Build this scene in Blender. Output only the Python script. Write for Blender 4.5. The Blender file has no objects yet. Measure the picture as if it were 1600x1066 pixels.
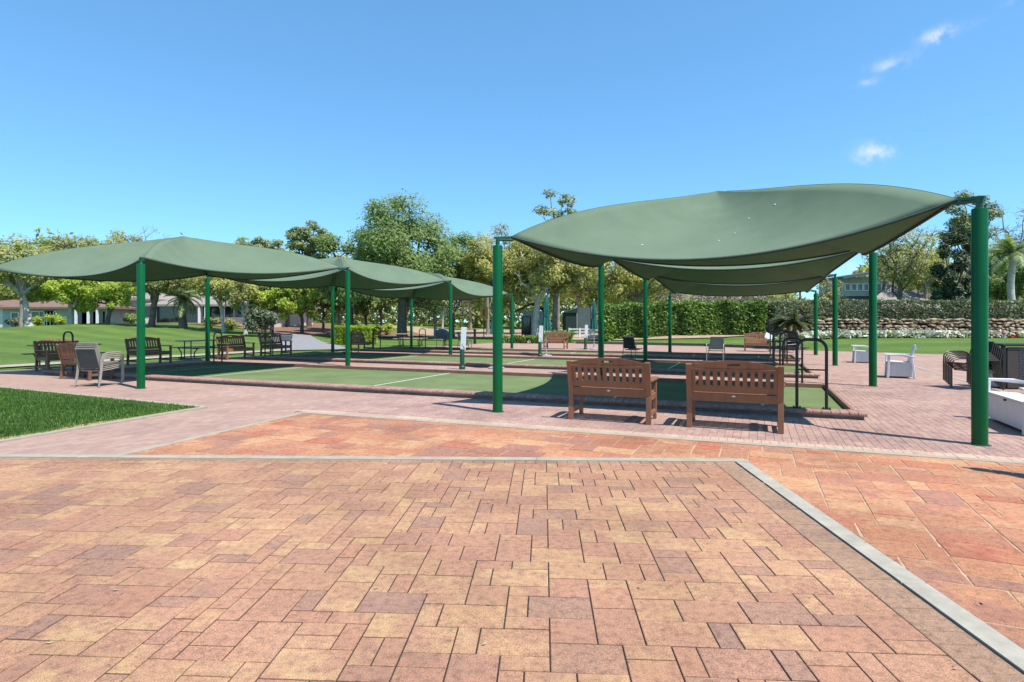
import bpy, bmesh, math, random
import numpy as np
from mathutils import Vector, Matrix
from math import sin, cos, pi, radians, hypot, atan2

SC = bpy.context.scene
COL = SC.collection
random.seed(11)

# ------------------------------------------------------------------ camera, sky, sun, exposure
cam_d = bpy.data.cameras.new('camera'); cam = bpy.data.objects.new('camera', cam_d); COL.objects.link(cam)
cam.location = (0, 0, 1.5); cam.rotation_euler = (pi/2, 0, 0)
cam_d.sensor_width = 36; cam_d.lens = 20.0; cam_d.shift_y = -0.0185
cam_d.clip_start = 0.05; cam_d.clip_end = 2000
SC.camera = cam

SUN = Vector((1.235, -1.04, 3.0)).normalized()
world = bpy.data.worlds.new('World'); SC.world = world; world.use_nodes = True
wn = world.node_tree.nodes; wl = world.node_tree.links; wn.clear()
w_out = wn.new('ShaderNodeOutputWorld'); w_bg = wn.new('ShaderNodeBackground')
w_sky = wn.new('ShaderNodeTexSky'); w_sky.sky_type = 'NISHITA'; w_sky.sun_disc = False
w_sky.sun_elevation = math.asin(SUN.z); w_sky.sun_rotation = atan2(SUN.x, SUN.y)
w_sky.air_density = 0.95; w_sky.dust_density = 0.0; w_sky.ozone_density = 3.6; w_sky.altitude = 600
w_bg.inputs['Strength'].default_value = 0.15
w_tc = wn.new('ShaderNodeTexCoord')
# small fair-weather clouds, right of the view, and their kin over the rest of the sky
def cloud_dir(px, py): return Vector(((px-800)/889, 1.0, (503.4-py)/889)).normalized()
cl = [(1464, 56, .016, .010, 1.3), (1385, 103, .018, .006, .8), (1351, 129, .013, .005, .8), (1366, 239, .022, .014, 1.4),
      (1586, 10, .016, .008, .6), (1345, 425, .075, .026, .8), (1500, 42, .02, .006, .45), (1410, 92, .028, .008, .35), (-700, 120, .08, .03, .8), (2600, 260, .12, .04, .9), (2350, 60, .06, .02, .7)]
w_noise = wn.new('ShaderNodeTexNoise'); w_noise.inputs['Scale'].default_value = 38; w_noise.inputs['Detail'].default_value = 8
w_noise.inputs['Roughness'].default_value = .62
wl.new(w_tc.outputs['Generated'], w_noise.inputs['Vector'])
prev = None
for (px, py, rx, rz, amt) in cl:
    d = cloud_dir(px, py)
    side = d.cross(Vector((0, 0, 1))).normalized(); up = side.cross(d).normalized()
    def dot(vec, k):
        n = wn.new('ShaderNodeVectorMath'); n.operation = 'DOT_PRODUCT'
        wl.new(w_tc.outputs['Generated'], n.inputs[0]); n.inputs[1].default_value = vec
        m = wn.new('ShaderNodeMath'); m.operation = 'MULTIPLY'; wl.new(n.outputs['Value'], m.inputs[0]); m.inputs[1].default_value = 1/k
        q = wn.new('ShaderNodeMath'); q.operation = 'MULTIPLY'; wl.new(m.outputs[0], q.inputs[0]); wl.new(m.outputs[0], q.inputs[1])
        return q.outputs[0]
    s = wn.new('ShaderNodeMath'); s.operation = 'ADD'; wl.new(dot(side, rx), s.inputs[0]); wl.new(dot(up, rz), s.inputs[1])
    fr = wn.new('ShaderNodeVectorMath'); fr.operation = 'DOT_PRODUCT'; wl.new(w_tc.outputs['Generated'], fr.inputs[0]); fr.inputs[1].default_value = d
    gt = wn.new('ShaderNodeMath'); gt.operation = 'GREATER_THAN'; wl.new(fr.outputs['Value'], gt.inputs[0]); gt.inputs[1].default_value = 0.5
    e = wn.new('ShaderNodeMath'); e.operation = 'MULTIPLY'; wl.new(s.outputs[0], e.inputs[0]); e.inputs[1].default_value = -1
    ex = wn.new('ShaderNodeMath'); ex.operation = 'EXPONENT'; wl.new(e.outputs[0], ex.inputs[0])
    mu = wn.new('ShaderNodeMath'); mu.operation = 'MULTIPLY'; wl.new(ex.outputs[0], mu.inputs[0]); mu.inputs[1].default_value = amt
    m2 = wn.new('ShaderNodeMath'); m2.operation = 'MULTIPLY'; wl.new(mu.outputs[0], m2.inputs[0]); wl.new(gt.outputs[0], m2.inputs[1])
    if prev is None: prev = m2.outputs[0]
    else:
        ad = wn.new('ShaderNodeMath'); ad.operation = 'ADD'; wl.new(prev, ad.inputs[0]); wl.new(m2.outputs[0], ad.inputs[1]); prev = ad.outputs[0]
w_mr = wn.new('ShaderNodeMapRange'); w_mr.inputs['From Min'].default_value = .42; w_mr.inputs['From Max'].default_value = .85
wl.new(w_noise.outputs['Fac'], w_mr.inputs['Value'])
w_m = wn.new('ShaderNodeMath'); w_m.operation = 'MULTIPLY'; w_m.use_clamp = True
wl.new(prev, w_m.inputs[0]); wl.new(w_mr.outputs['Result'], w_m.inputs[1])
w_s1 = wn.new('ShaderNodeMix'); w_s1.data_type = 'RGBA'; w_s1.blend_type = 'MULTIPLY'; w_s1.inputs['Factor'].default_value = 1
w_s1.inputs['B'].default_value = (.25, .25, .25, 1); wl.new(w_sky.outputs['Color'], w_s1.inputs['A'])
w_gam = wn.new('ShaderNodeGamma'); w_gam.inputs['Gamma'].default_value = .7; wl.new(w_s1.outputs['Result'], w_gam.inputs['Color'])
w_tint = wn.new('ShaderNodeMix'); w_tint.data_type = 'RGBA'; w_tint.blend_type = 'MULTIPLY'; w_tint.inputs['Factor'].default_value = 1
w_tint.inputs['B'].default_value = (2.1, 3.58, 4.5, 1); wl.new(w_gam.outputs['Color'], w_tint.inputs['A'])
w_mix = wn.new('ShaderNodeMix'); w_mix.data_type = 'RGBA'
wl.new(w_m.outputs[0], w_mix.inputs['Factor']); wl.new(w_tint.outputs['Result'], w_mix.inputs['A'])
w_mix.inputs['B'].default_value = (4.3, 4.6, 5.0, 1)
wl.new(w_mix.outputs['Result'], w_bg.inputs['Color']); wl.new(w_bg.outputs[0], w_out.inputs['Surface'])

sun_d = bpy.data.lights.new('sun', 'SUN'); sun_d.energy = 4.9; sun_d.angle = radians(.5); sun_d.color = (1, .96, .9)
sun_o = bpy.data.objects.new('sun', sun_d); COL.objects.link(sun_o)
sun_o.rotation_euler = (-SUN).to_track_quat('-Z', 'Y').to_euler(); sun_o.location = (12, -10, 30)

SC.view_settings.view_transform = 'Standard'; SC.view_settings.look = 'None'
SC.view_settings.exposure = 0.55; SC.view_settings.gamma = 1; SC.view_settings.use_curve_mapping = False
SC.render.engine = 'CYCLES'
SC.cycles.max_bounces = 6; SC.cycles.transparent_max_bounces = 6

# ------------------------------------------------------------------ frames: TH is the turn of the courts against the view
TH = 0.405
OX, OY = 5.724, 6.963
def W(a, b, z=0.0): return Vector((OX + a*cos(TH) + b*sin(TH), OY - a*sin(TH) + b*cos(TH), z))
def LOC(x, y):
    dx, dy = x-OX, y-OY
    return dx*cos(TH) - dy*sin(TH), dx*sin(TH) + dy*cos(TH)
def sm(t): t = max(0., min(1., t)); return t*t*(3-2*t)
def terr(x, y):
    m = 1.42*math.exp(-((x+37)/14.5)**2)*sm((y-22)/32) if y < 60 else 1.42*math.exp(-((x+37)/(14.5+(y-60)*.4))**2)
    d = (x-4.5)*.617 + (y-39.7)*.787
    m += .55*sm(d/6.5)*sm((x-1.)/4.5)
    return m
# ------------------------------------------------------------------ mesh helpers
class MB:
    def __init__(s): s.v = []; s.f = []; s.mi = []
    def add(s, vs, fs, M=None, mi=0):
        n = len(s.v)
        s.v += [tuple(M @ Vector(p)) if M else tuple(p) for p in vs]
        s.f += [tuple(i+n for i in f) for f in fs]; s.mi += [mi]*len(fs)
        return s
    def box(s, c, d, M=None, mi=0, rz=0, rx=0, ry=0):
        x, y, z = d[0]/2, d[1]/2, d[2]/2
        T = Matrix.Translation(c)
        if rz: T = T @ Matrix.Rotation(rz, 4, 'Z')
        if ry: T = T @ Matrix.Rotation(ry, 4, 'Y')
        if rx: T = T @ Matrix.Rotation(rx, 4, 'X')
        if M: T = M @ T
        return s.add([(-x,-y,-z),(x,-y,-z),(x,y,-z),(-x,y,-z),(-x,-y,z),(x,-y,z),(x,y,z),(-x,y,z)],
                     [(0,3,2,1),(4,5,6,7),(0,1,5,4),(1,2,6,5),(2,3,7,6),(3,0,4,7)], T, mi)
    def bar(s, p, q, w, h, mi=0, up=(0,0,1)):
        p, q = Vector(p), Vector(q); d = (q-p); L = d.length; d.normalize()
        up = Vector(up)
        if abs(d.dot(up)) > .98: up = Vector((0,1,0))
        x = d.cross(up).normalized(); z = x.cross(d).normalized()
        M = Matrix(((x.x,d.x,z.x,0),(x.y,d.y,z.y,0),(x.z,d.z,z.z,0),(0,0,0,1))); M.translation = (p+q)/2
        return s.box((0,0,0), (w, L, h), M, mi)
    def tube(s, pts, r, n=8, mi=0, cap=True):
        pts = [Vector(p) for p in pts]; k = len(pts)
        rr = r if isinstance(r, (list, tuple)) else [r]*k
        vs = []; fs = []; px = None
        for i, p in enumerate(pts):
            d = (pts[min(i+1,k-1)] - pts[max(i-1,0)])
            if d.length < 1e-9: d = Vector((0,0,1))
            d.normalize()
            if px is None:
                px = d.orthogonal().normalized()
            else:
                px = (px - d*px.dot(d)); px = px.normalized() if px.length > 1e-6 else d.orthogonal().normalized()
            py = d.cross(px)
            for j in range(n):
                a = 2*pi*j/n; vs.append(p + (px*cos(a) + py*sin(a))*rr[i])
        for i in range(k-1):
            for j in range(n):
                fs.append((i*n+j, i*n+(j+1)%n, (i+1)*n+(j+1)%n, (i+1)*n+j))
        if cap: fs.append(tuple(range(n-1,-1,-1))); fs.append(tuple(range((k-1)*n, k*n)))
        return s.add(vs, fs, None, mi)
    def lathe(s, prof, n=16, M=None, mi=0, fn=None):
        vs = []; fs = []
        for (r, z) in prof:
            for j in range(n):
                a = 2*pi*j/n; q = r*(fn(a, z) if fn else 1); vs.append((q*cos(a), q*sin(a), z))
        for i in range(len(prof)-1):
            for j in range(n): fs.append((i*n+j, i*n+(j+1)%n, (i+1)*n+(j+1)%n, (i+1)*n+j))
        fs.append(tuple(range(n-1,-1,-1))); k = len(prof)-1; fs.append(tuple(range(k*n, k*n+n)))
        return s.add(vs, fs, M, mi)
    def prism(s, poly, z0, z1, M=None, mi=0):
        n = len(poly)
        vs = [(x,y,z0) for x,y in poly] + [(x,y,z1) for x,y in poly]
        fs = [tuple(range(n-1,-1,-1)), tuple(range(n,2*n))] + [(i,(i+1)%n,n+(i+1)%n,n+i) for i in range(n)]
        return s.add(vs, fs, M, mi)
    def mesh(s, name, mats, smooth=False):
        me = bpy.data.meshes.new(name); me.from_pydata(s.v, [], s.f)
        for m in (mats if isinstance(mats, (list, tuple)) else [mats]): me.materials.append(m)
        if any(s.mi): me.polygons.foreach_set('material_index', s.mi)
        if smooth: me.shade_smooth()
        me.update(); return me
    def build(s, name, mats, parent=None, smooth=False, bevel=0, ang=40):
        me = s.mesh(name, mats, False)
        o = link(name, me, parent)
        if smooth:
            me.shade_smooth(); me.set_sharp_from_angle(angle=radians(ang))
        if bevel:
            b = o.modifiers.new('bevel', 'BEVEL'); b.width = bevel; b.segments = 2; b.limit_method = 'ANGLE'
        return o
def link(name, me, parent=None, loc=None):
    o = bpy.data.objects.new(name, me); COL.objects.link(o)
    if parent: o.parent = parent
    if loc is not None: o.location = loc
    return o
def npmesh(name, verts, quads, mat):
    me = bpy.data.meshes.new(name); n = len(verts); k = len(quads); w = quads.shape[1]
    me.vertices.add(n); me.vertices.foreach_set('co', np.asarray(verts, np.float32).ravel())
    me.loops.add(k*w); me.loops.foreach_set('vertex_index', np.asarray(quads, np.int32).ravel())
    me.polygons.add(k); me.polygons.foreach_set('loop_start', np.arange(0, k*w, w, dtype=np.int32))
    me.materials.append(mat); me.update(calc_edges=True); return me
def tag(o, label=None, cat=None, group=None, kind=None):
    if label: o['label'] = label
    if cat: o['category'] = cat
    if group: o['group'] = group
    if kind: o['kind'] = kind
    return o
def thing(name, label, cat, loc=(0,0,0), rz=0, group=None):
    o = bpy.data.objects.new(name, None); COL.objects.link(o); o.empty_display_size = .2
    o.location = loc; o.rotation_euler = (0,0,rz)
    return tag(o, label, cat, group)
KIDS = {}
def copy_tree(o, loc=None, rz=None, label=None, parent=None, group=None):
    c = o.copy(); COL.objects.link(c)
    if parent: c.parent = parent
    if loc is not None: c.location = loc
    if rz is not None: c.rotation_euler = (0,0,rz)
    if label: c['label'] = label
    if group: c['group'] = group
    for ch in list(o.children): copy_tree(ch, parent=c)
    return c
# ------------------------------------------------------------------ materials
def nodes(name):
    m = bpy.data.materials.new(name); m.use_nodes = True
    t = m.node_tree; p = t.nodes['Principled BSDF']; return m, t.nodes, t.links, p
def rnd_node(N, L, mult=1.0):
    g = N.new('ShaderNodeNewGeometry'); oi = N.new('ShaderNodeObjectInfo')
    m = N.new('ShaderNodeMath'); m.operation = 'MULTIPLY_ADD'; L.new(oi.outputs['Random'], m.inputs[0]); m.inputs[1].default_value = 5.37*mult
    L.new(g.outputs['Random Per Island'], m.inputs[2])
    f = N.new('ShaderNodeMath'); f.operation = 'FRACT'; L.new(m.outputs[0], f.inputs[0]); return f.outputs[0]
def pos_noise(N, L, scale, detail=4, rough=.55, vec=None, stretch=None):
    if vec is None:
        g = N.new('ShaderNodeNewGeometry'); vec = g.outputs['Position']
    if stretch:
        mp = N.new('ShaderNodeMapping'); mp.inputs['Scale'].default_value = stretch; L.new(vec, mp.inputs['Vector']); vec = mp.outputs[0]
    n = N.new('ShaderNodeTexNoise'); n.inputs['Scale'].default_value = scale; n.inputs['Detail'].default_value = detail; n.inputs['Roughness'].default_value = rough
    L.new(vec, n.inputs['Vector']); return n.outputs['Fac']
def ramp(N, L, fac, stops, interp='LINEAR'):
    r = N.new('ShaderNodeValToRGB'); r.color_ramp.interpolation = interp
    e = r.color_ramp.elements
    while len(e) < len(stops): e.new(.5)
    for i, (p, c) in enumerate(stops): e[i].position = p; e[i].color = (*c, 1)
    L.new(fac, r.inputs['Fac']); return r.outputs['Color']
def mixc(N, L, fac, a, b, mode='MIX'):
    m = N.new('ShaderNodeMix'); m.data_type = 'RGBA'; m.blend_type = mode
    for s, v in (('Factor', fac), ('A', a), ('B', b)):
        if isinstance(v, (int, float)): m.inputs[s].default_value = v
        elif isinstance(v, tuple): m.inputs[s].default_value = (*v, 1) if len(v) == 3 else v
        else: L.new(v, m.inputs[s])
    return m.outputs['Result']
def bump(N, L, p, h, strength=.3, dist=.01):
    b = N.new('ShaderNodeBump'); b.inputs['Strength'].default_value = strength; b.inputs['Distance'].default_value = dist
    L.new(h, b.inputs['Height']); L.new(b.outputs[0], p.inputs['Normal'])
def pm(name, c, rough=.6, var=.18, scale=9, bmp=0, bscale=60, isl=0, metal=0, spec=.5, stretch=None, coat=0, local=False):
    m, N, L, p = nodes(name)
    vec = None
    if local: vec = N.new('ShaderNodeTexCoord').outputs['Object']
    n = pos_noise(N, L, scale, 5, .6, vec, stretch)
    col = ramp(N, L, n, [(.3, tuple(x*(1-var) for x in c)), (.7, tuple(min(1, x*(1+var)) for x in c))])
    if isl:
        r = rnd_node(N, L); k = ramp(N, L, r, [(0, (1-isl,)*3), (1, (1+isl,)*3)])
        col = mixc(N, L, 1.0, col, k, 'MULTIPLY')
    L.new(col, p.inputs['Base Color'])
    p.inputs['Roughness'].default_value = rough; p.inputs['Metallic'].default_value = metal; p.inputs['Specular IOR Level'].default_value = spec
    if coat: p.inputs['Coat Weight'].default_value = coat; p.inputs['Coat Roughness'].default_value = .12
    if bmp: bump(N, L, p, pos_noise(N, L, bscale, 4, .6, vec, stretch), bmp, .01)
    return m
def leafmat(name, c, c2, tr=.46):
    m, N, L, p = nodes(name); N.remove(p)
    r = rnd_node(N, L); n = pos_noise(N, L, .55, 3)
    col = ramp(N, L, r, [(0, tuple(x*.6 for x in c)), (.5, c), (1, c2)])
    col = mixc(N, L, 1.0, col, ramp(N, L, n, [(.3, (.75,.78,.75)), (.7, (1.25,1.2,1.1))]), 'MULTIPLY')
    d = N.new('ShaderNodeBsdfPrincipled'); d.inputs['Roughness'].default_value = .55; d.inputs['Specular IOR Level'].default_value = .35
    L.new(col, d.inputs['Base Color'])
    t = N.new('ShaderNodeBsdfTranslucent'); L.new(mixc(N, L, 1.0, col, (1.25,1.3,.7), 'MULTIPLY'), t.inputs['Color'])
    x = N.new('ShaderNodeMixShader'); x.inputs[0].default_value = tr
    L.new(d.outputs[0], x.inputs[1]); L.new(t.outputs[0], x.inputs[2])
    L.new(x.outputs[0], N['Material Output'].inputs['Surface']); return m
def paver_mat(name, stops, mott, joint=None, rough=.85, stretch=None):
    m, N, L, p = nodes(name)
    r = rnd_node(N, L); r2 = rnd_node(N, L, 2.31)
    g = N.new('ShaderNodeNewGeometry')
    off = N.new('ShaderNodeVectorMath'); off.operation = 'SCALE'; cx = N.new('ShaderNodeCombineXYZ')
    L.new(r, cx.inputs[0]); L.new(r2, cx.inputs[1]); L.new(cx.outputs[0], off.inputs[0]); off.inputs['Scale'].default_value = 40
    ad = N.new('ShaderNodeVectorMath'); ad.operation = 'ADD'; L.new(g.outputs['Position'], ad.inputs[0]); L.new(off.outputs[0], ad.inputs[1])
    n1 = pos_noise(N, L, 4.6, 5, .6, ad.outputs[0], stretch); n2 = pos_noise(N, L, 170, 3, .75); n3 = pos_noise(N, L, .9, 3); n4 = pos_noise(N, L, 22, 4, .7, ad.outputs[0])
    # each stone is pressed from two blended mixes
    sh = N.new('ShaderNodeMath'); sh.operation = 'MULTIPLY_ADD'; L.new(r, sh.inputs[0]); sh.inputs[1].default_value = 1.7; sh.inputs[2].default_value = .37
    fr = N.new('ShaderNodeMath'); fr.operation = 'FRACT'; L.new(sh.outputs[0], fr.inputs[0])
    ca = ramp(N, L, r, stops); cb = ramp(N, L, fr.outputs[0], stops)
    mk = N.new('ShaderNodeMapRange'); mk.inputs['From Min'].default_value = .40; mk.inputs['From Max'].default_value = .62; mk.inputs['To Max'].default_value = mott
    L.new(n1, mk.inputs['Value'])
    col = mixc(N, L, mk.outputs[0], ca, cb)
    col = mixc(N, L, 1.0, col, ramp(N, L, n2, [(.33, (.42,.41,.41)), (.47, (.95,.95,.95)), (.7, (1.5,1.47,1.42))]), 'MULTIPLY')
    col = mixc(N, L, 1.0, col, ramp(N, L, n4, [(.3, (.62,.61,.63)), (.5, (.97,.97,.97)), (.7, (1.14,1.13,1.1))]), 'MULTIPLY')
    col = mixc(N, L, 1.0, col, ramp(N, L, n3, [(.32, (.80,.79,.78)), (.66, (1.1,1.1,1.1))]), 'MULTIPLY')
    L.new(col, p.inputs['Base Color']); p.inputs['Roughness'].default_value = rough; p.inputs['Specular IOR Level'].default_value = .3
    bump(N, L, p, n2, .35, .004)
    return m
M = {}
M['paver'] = paver_mat('blended_concrete_paver', [(0,(.39,.232,.122)),(.12,(.455,.29,.152)),(.22,(.36,.183,.112)),(.4,(.38,.206,.128)),(.55,(.325,.168,.11)),(.7,(.405,.24,.13)),(.8,(.36,.188,.12)),(.92,(.275,.16,.115)),(1,(.365,.20,.122))], 1.0)
M['paver_brown'] = paver_mat('brown_concrete_paver', [(0,(.29,.18,.118)),(.5,(.325,.203,.13)),(1,(.26,.162,.112))], .6)
M['flag'] = paver_mat('orange_sandstone_paver', [(0,(.385,.15,.088)),(.18,(.455,.225,.115)),(.34,(.34,.155,.095)),(.5,(.49,.29,.155)),(.64,(.40,.165,.095)),(.78,(.30,.155,.115)),(.9,(.43,.205,.11)),(1,(.36,.12,.072))], 1.0)
M['deckbrick'] = paver_mat('pink_clay_brick', [(0,(.39,.255,.21)),(.3,(.335,.205,.175)),(.55,(.40,.27,.215)),(.8,(.31,.20,.18)),(1,(.42,.28,.215))], .5)
M['softbrick'] = paver_mat('pale_clay_brick', [(0,(.48,.33,.24)),(.5,(.50,.35,.26)),(1,(.45,.29,.22))], .4)
M['kerbbrick'] = paver_mat('red_kerb_brick', [(0,(.36,.215,.18)),(.5,(.31,.18,.15)),(1,(.40,.25,.205))], .5)
M['sand'] = pm('joint_sand', (.026,.019,.015), .95, .3, 20)
M['palesand'] = pm('pale_joint_sand', (.40,.27,.17), .95, .25, 12)
M['concrete'] = pm('pale_concrete', (.32,.285,.215), .85, .16, 5, .2, 90)
M['greyconc'] = pm('grey_concrete', (.33,.30,.24), .85, .2, 6, .25, 90)
M['mortar'] = pm('mortar', (.36,.28,.24), .9, .2, 14)
M['kerbbase'] = pm('weathered_kerb_base', (.17,.135,.11), .9, .3, 6, .2, 60)
def brick_texture():
    m, N, L, p = nodes('clay_brick_paving_texture')
    g = N.new('ShaderNodeNewGeometry'); mp = N.new('ShaderNodeMapping'); mp.inputs['Rotation'].default_value = (0,0,TH+pi/2)
    L.new(g.outputs['Position'], mp.inputs['Vector'])
    b = N.new('ShaderNodeTexBrick'); b.inputs['Scale'].default_value = 1; b.inputs['Brick Width'].default_value = .2; b.inputs['Row Height'].default_value = .1
    b.inputs['Mortar Size'].default_value = .004; b.inputs['Color1'].default_value = (.385,.258,.205,1); b.inputs['Color2'].default_value = (.32,.205,.168,1); b.inputs['Mortar'].default_value = (.25,.18,.155,1)
    L.new(mp.outputs[0], b.inputs['Vector'])
    n = pos_noise(N, L, .7, 5, .6); n2 = pos_noise(N, L, 7, 3)
    col = mixc(N, L, 1.0, b.outputs['Color'], ramp(N, L, n, [(.3,(.88,.87,.85)),(.7,(1.1,1.1,1.08))]), 'MULTIPLY')
    col = mixc(N, L, 1.0, col, ramp(N, L, n2, [(.3,(.92,.9,.9)),(.7,(1.07,1.07,1.05))]), 'MULTIPLY')
    L.new(col, p.inputs['Base Color']); p.inputs['Roughness'].default_value = .9; p.inputs['Specular IOR Level'].default_value = .25
    return m
M['bricktex'] = brick_texture()
def grass_mat(name, c1, c2, c3, stripes=True):
    m, N, L, p = nodes(name)
    n1 = pos_noise(N, L, .35, 4, .6); n2 = pos_noise(N, L, 6, 4, .65); n3 = pos_noise(N, L, 55, 3, .7)
    col = ramp(N, L, n1, [(.3, c1), (.7, c2)])
    col = mixc(N, L, ramp(N, L, n2, [(.45,(0,0,0)),(.85,(1,1,1))]), col, c3)
    col = mixc(N, L, 1.0, col, ramp(N, L, n3, [(.25,(.6,.62,.6)),(.75,(1.35,1.3,1.3))]), 'MULTIPLY')
    if stripes:
        g = N.new('ShaderNodeNewGeometry'); mp = N.new('ShaderNodeMapping'); mp.inputs['Rotation'].default_value = (0,0,.5)
        L.new(g.outputs['Position'], mp.inputs['Vector'])
        wv = N.new('ShaderNodeTexWave'); wv.bands_direction = 'Y'; wv.inputs['Scale'].default_value = .11; wv.inputs['Distortion'].default_value = 5.5; wv.inputs['Detail'].default_value = 3; wv.inputs['Detail Scale'].default_value = .6
        L.new(mp.outputs[0], wv.inputs['Vector'])
        col = mixc(N, L, 1.0, col, ramp(N, L, wv.outputs['Fac'], [(.3,(.90,.91,.90)),(.7,(1.08,1.07,1.05))]), 'MULTIPLY')
    L.new(col, p.inputs['Base Color']); p.inputs['Roughness'].default_value = .85; p.inputs['Specular IOR Level'].default_value = .15
    bump(N, L, p, n3, .9, .05)
    return m
M['grass'] = grass_mat('lawn_grass', (.080,.155,.030), (.125,.205,.042), (.17,.20,.06))
M['blade'] = leafmat('grass_blade', (.06,.145,.022), (.15,.25,.045), .3)
M['drygrass'] = pm('dry_grass', (.30,.20,.09), .95, .3, 14, .6, 80)
M['turf'] = pm('green_court_carpet', (.135,.175,.075), .95, .17, .9, .25, 320, spec=.1)
M['white_line'] = pm('white_line_paint', (.62,.64,.55), .8, .08)
M['board'] = pm('brown_red_board', (.23,.115,.08), .7, .2, 5, .1, 40)
M['mulch'] = pm('red_mulch', (.20,.10,.06), .95, .35, 3, .8, 30)
M['leaflitter'] = pm('tan_leaf_litter', (.34,.24,.15), .95, .3, 2.5, .8, 25)
M['asphalt'] = pm('grey_asphalt_path', (.23,.22,.225), .9, .15, 3)
def fabric_mat():
    m, N, L, p = nodes('green_shade_cloth'); 
    n = pos_noise(N, L, 1.6, 4, .6); tcx = N.new('ShaderNodeTexCoord')
    n2 = pos_noise(N, L, 240, 2, .6)
    col = ramp(N, L, n, [(.3, (.166,.228,.153)), (.7, (.192,.256,.175))])
    col = mixc(N, L, 1.0, col, ramp(N, L, n2, [(.3,(.9,.9,.9)),(.7,(1.1,1.1,1.1))]), 'MULTIPLY')
    L.new(col, p.inputs['Base Color']); p.inputs['Roughness'].default_value = .9; p.inputs['Specular IOR Level'].default_value = .12
    h = pos_noise(N, L, .8, 3, .5, None, (1, 1, .3)); bump(N, L, p, h, .35, .12)
    t = N.new('ShaderNodeBsdfTranslucent'); t.inputs['Color'].default_value = (.03,.25,.14,1)
    x = N.new('ShaderNodeMixShader'); x.inputs[0].default_value = .30
    L.new(p.outputs[0], x.inputs[1]); L.new(t.outputs[0], x.inputs[2]); L.new(x.outputs[0], N['Material Output'].inputs['Surface'])
    return m
M['fabric'] = fabric_mat()
M['hem'] = pm('dark_green_hem', (.035,.06,.042), .9, .1)
M['post'] = pm('green_gloss_paint', (.002,.088,.024), .32, .10, 3, .06, 14, coat=.05, spec=.22)
M['bracket'] = pm('green_bracket_paint', (.006,.075,.04), .4, .15, 9)
M['wire'] = pm('steel_cable', (.45,.45,.44), .35, .1, metal=.8)
M['darkmetal'] = pm('black_powder_coat', (.012,.012,.013), .38, .2, 12)
M['wood'] = pm('brown_recycled_plank', (.235,.10,.05), .55, .16, 7, .12, 50, isl=.14, stretch=(1,1,.25), local=True)
M['plaque'] = pm('pale_oval_plaque', (.62,.6,.55), .4, .1)
M['frame_beige'] = pm('beige_chair_frame', (.30,.265,.22), .45, .12)
M['sling_grey'] = pm('taupe_sling_fabric', (.105,.10,.088), .9, .12, 20, .2, 400)
M['frame_bronze'] = pm('dark_bronze_frame', (.035,.028,.022), .4, .15)
M['sling_black'] = pm('black_sling_fabric', (.018,.020,.026), .85, .15, 20)
M['frame_tan'] = pm('tan_chair_frame', (.33,.29,.24), .5, .12)
M['sling_tan'] = pm('tan_sling_fabric', (.33,.29,.235), .9, .12, 20, .2, 400)
M['resin'] = pm('white_resin', (.66,.665,.67), .5, .05, 6)
M['wicker'] = pm('dark_brown_wicker', (.05,.038,.032), .6, .2, 20)
M['teal'] = pm('teal_umbrella_cloth', (.008,.105,.085), .85, .15, 4, .2, 60)
M['pole'] = pm('grey_aluminium', (.42,.42,.40), .4, .1, metal=.4)
M['postgreen'] = pm('dark_green_paint', (.008,.06,.03), .4, .15)
M['white'] = pm('white_paint', (.74,.74,.72), .5, .06)
M['smudge'] = pm('faded_print', (.20,.22,.24), .7, .3, 40)
M['greentable'] = pm('dark_green_coated_steel', (.006,.014,.013), .45, .2)
M['bark'] = pm('grey_brown_bark', (.24,.20,.165), .95, .35, 3, .8, 14)
M['darkbark'] = pm('dark_bark', (.12,.098,.08), .95, .35, 3, .8, 14)
M['palebark'] = pm('pale_bark', (.46,.42,.37), .95, .25, 3, .6, 14)
M['twig'] = pm('bare_twig', (.24,.205,.18), .95, .25, 3)
M['l_green'] = leafmat('mid_green_leaf', (0.17, 0.255, 0.075), (0.34, 0.42, 0.15))
M['l_lime'] = leafmat('lime_leaf', (0.33, 0.43, 0.055), (0.52, 0.58, 0.13))
M['l_yellow'] = leafmat('yellow_green_leaf', (0.38, 0.385, 0.115), (0.56, 0.52, 0.2))
M['l_olive'] = leafmat('olive_leaf', (0.31, 0.325, 0.13), (0.48, 0.46, 0.22))
M['l_dark'] = leafmat('dark_glossy_leaf', (0.045, 0.075, 0.03), (0.18, 0.21, 0.11), .15)
M['l_pine'] = leafmat('pine_needle', (0.19, 0.245, 0.095), (0.36, 0.39, 0.17), .25)
M['l_hedge'] = leafmat('hedge_leaf', (.115,.205,.04), (.34,.46,.12), .3)
M['l_hedge2'] = leafmat('small_hedge_leaf', (0.16, 0.19, 0.095), (0.4, 0.41, 0.27), .2)
M['l_palm'] = leafmat('palm_frond', (0.2, 0.27, 0.12), (0.44, 0.48, 0.26), .3)
M['l_cycad'] = leafmat('cycad_frond', (0.028, 0.045, 0.014), (0.16, 0.17, 0.03), .2)
M['l_red'] = leafmat('red_flower', (.38,.05,.02), (.5,.12,.04), .2)
M['l_white'] = leafmat('white_flower', (.62,.62,.58), (.75,.75,.7), .2)
M['pink'] = leafmat('russet_bud', (0.38, 0.33, 0.27), (0.52, 0.46, 0.39), .2)
M['stone'] = paver_mat('field_stone', [(0,(.36,.25,.15)),(.3,(.42,.32,.21)),(.5,(.25,.18,.12)),(.7,(.46,.37,.26)),(.85,(.34,.20,.11)),(1,(.52,.44,.34))], .5)
M['wall_white'] = pm('white_render', (.62,.58,.52), .9, .1, 2)
M['wall_grey'] = pm('pale_grey_siding', (.40,.42,.40), .9, .1, 2)
M['wall_teal'] = pm('grey_green_siding', (.36,.41,.39), .9, .1, 2)
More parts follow.
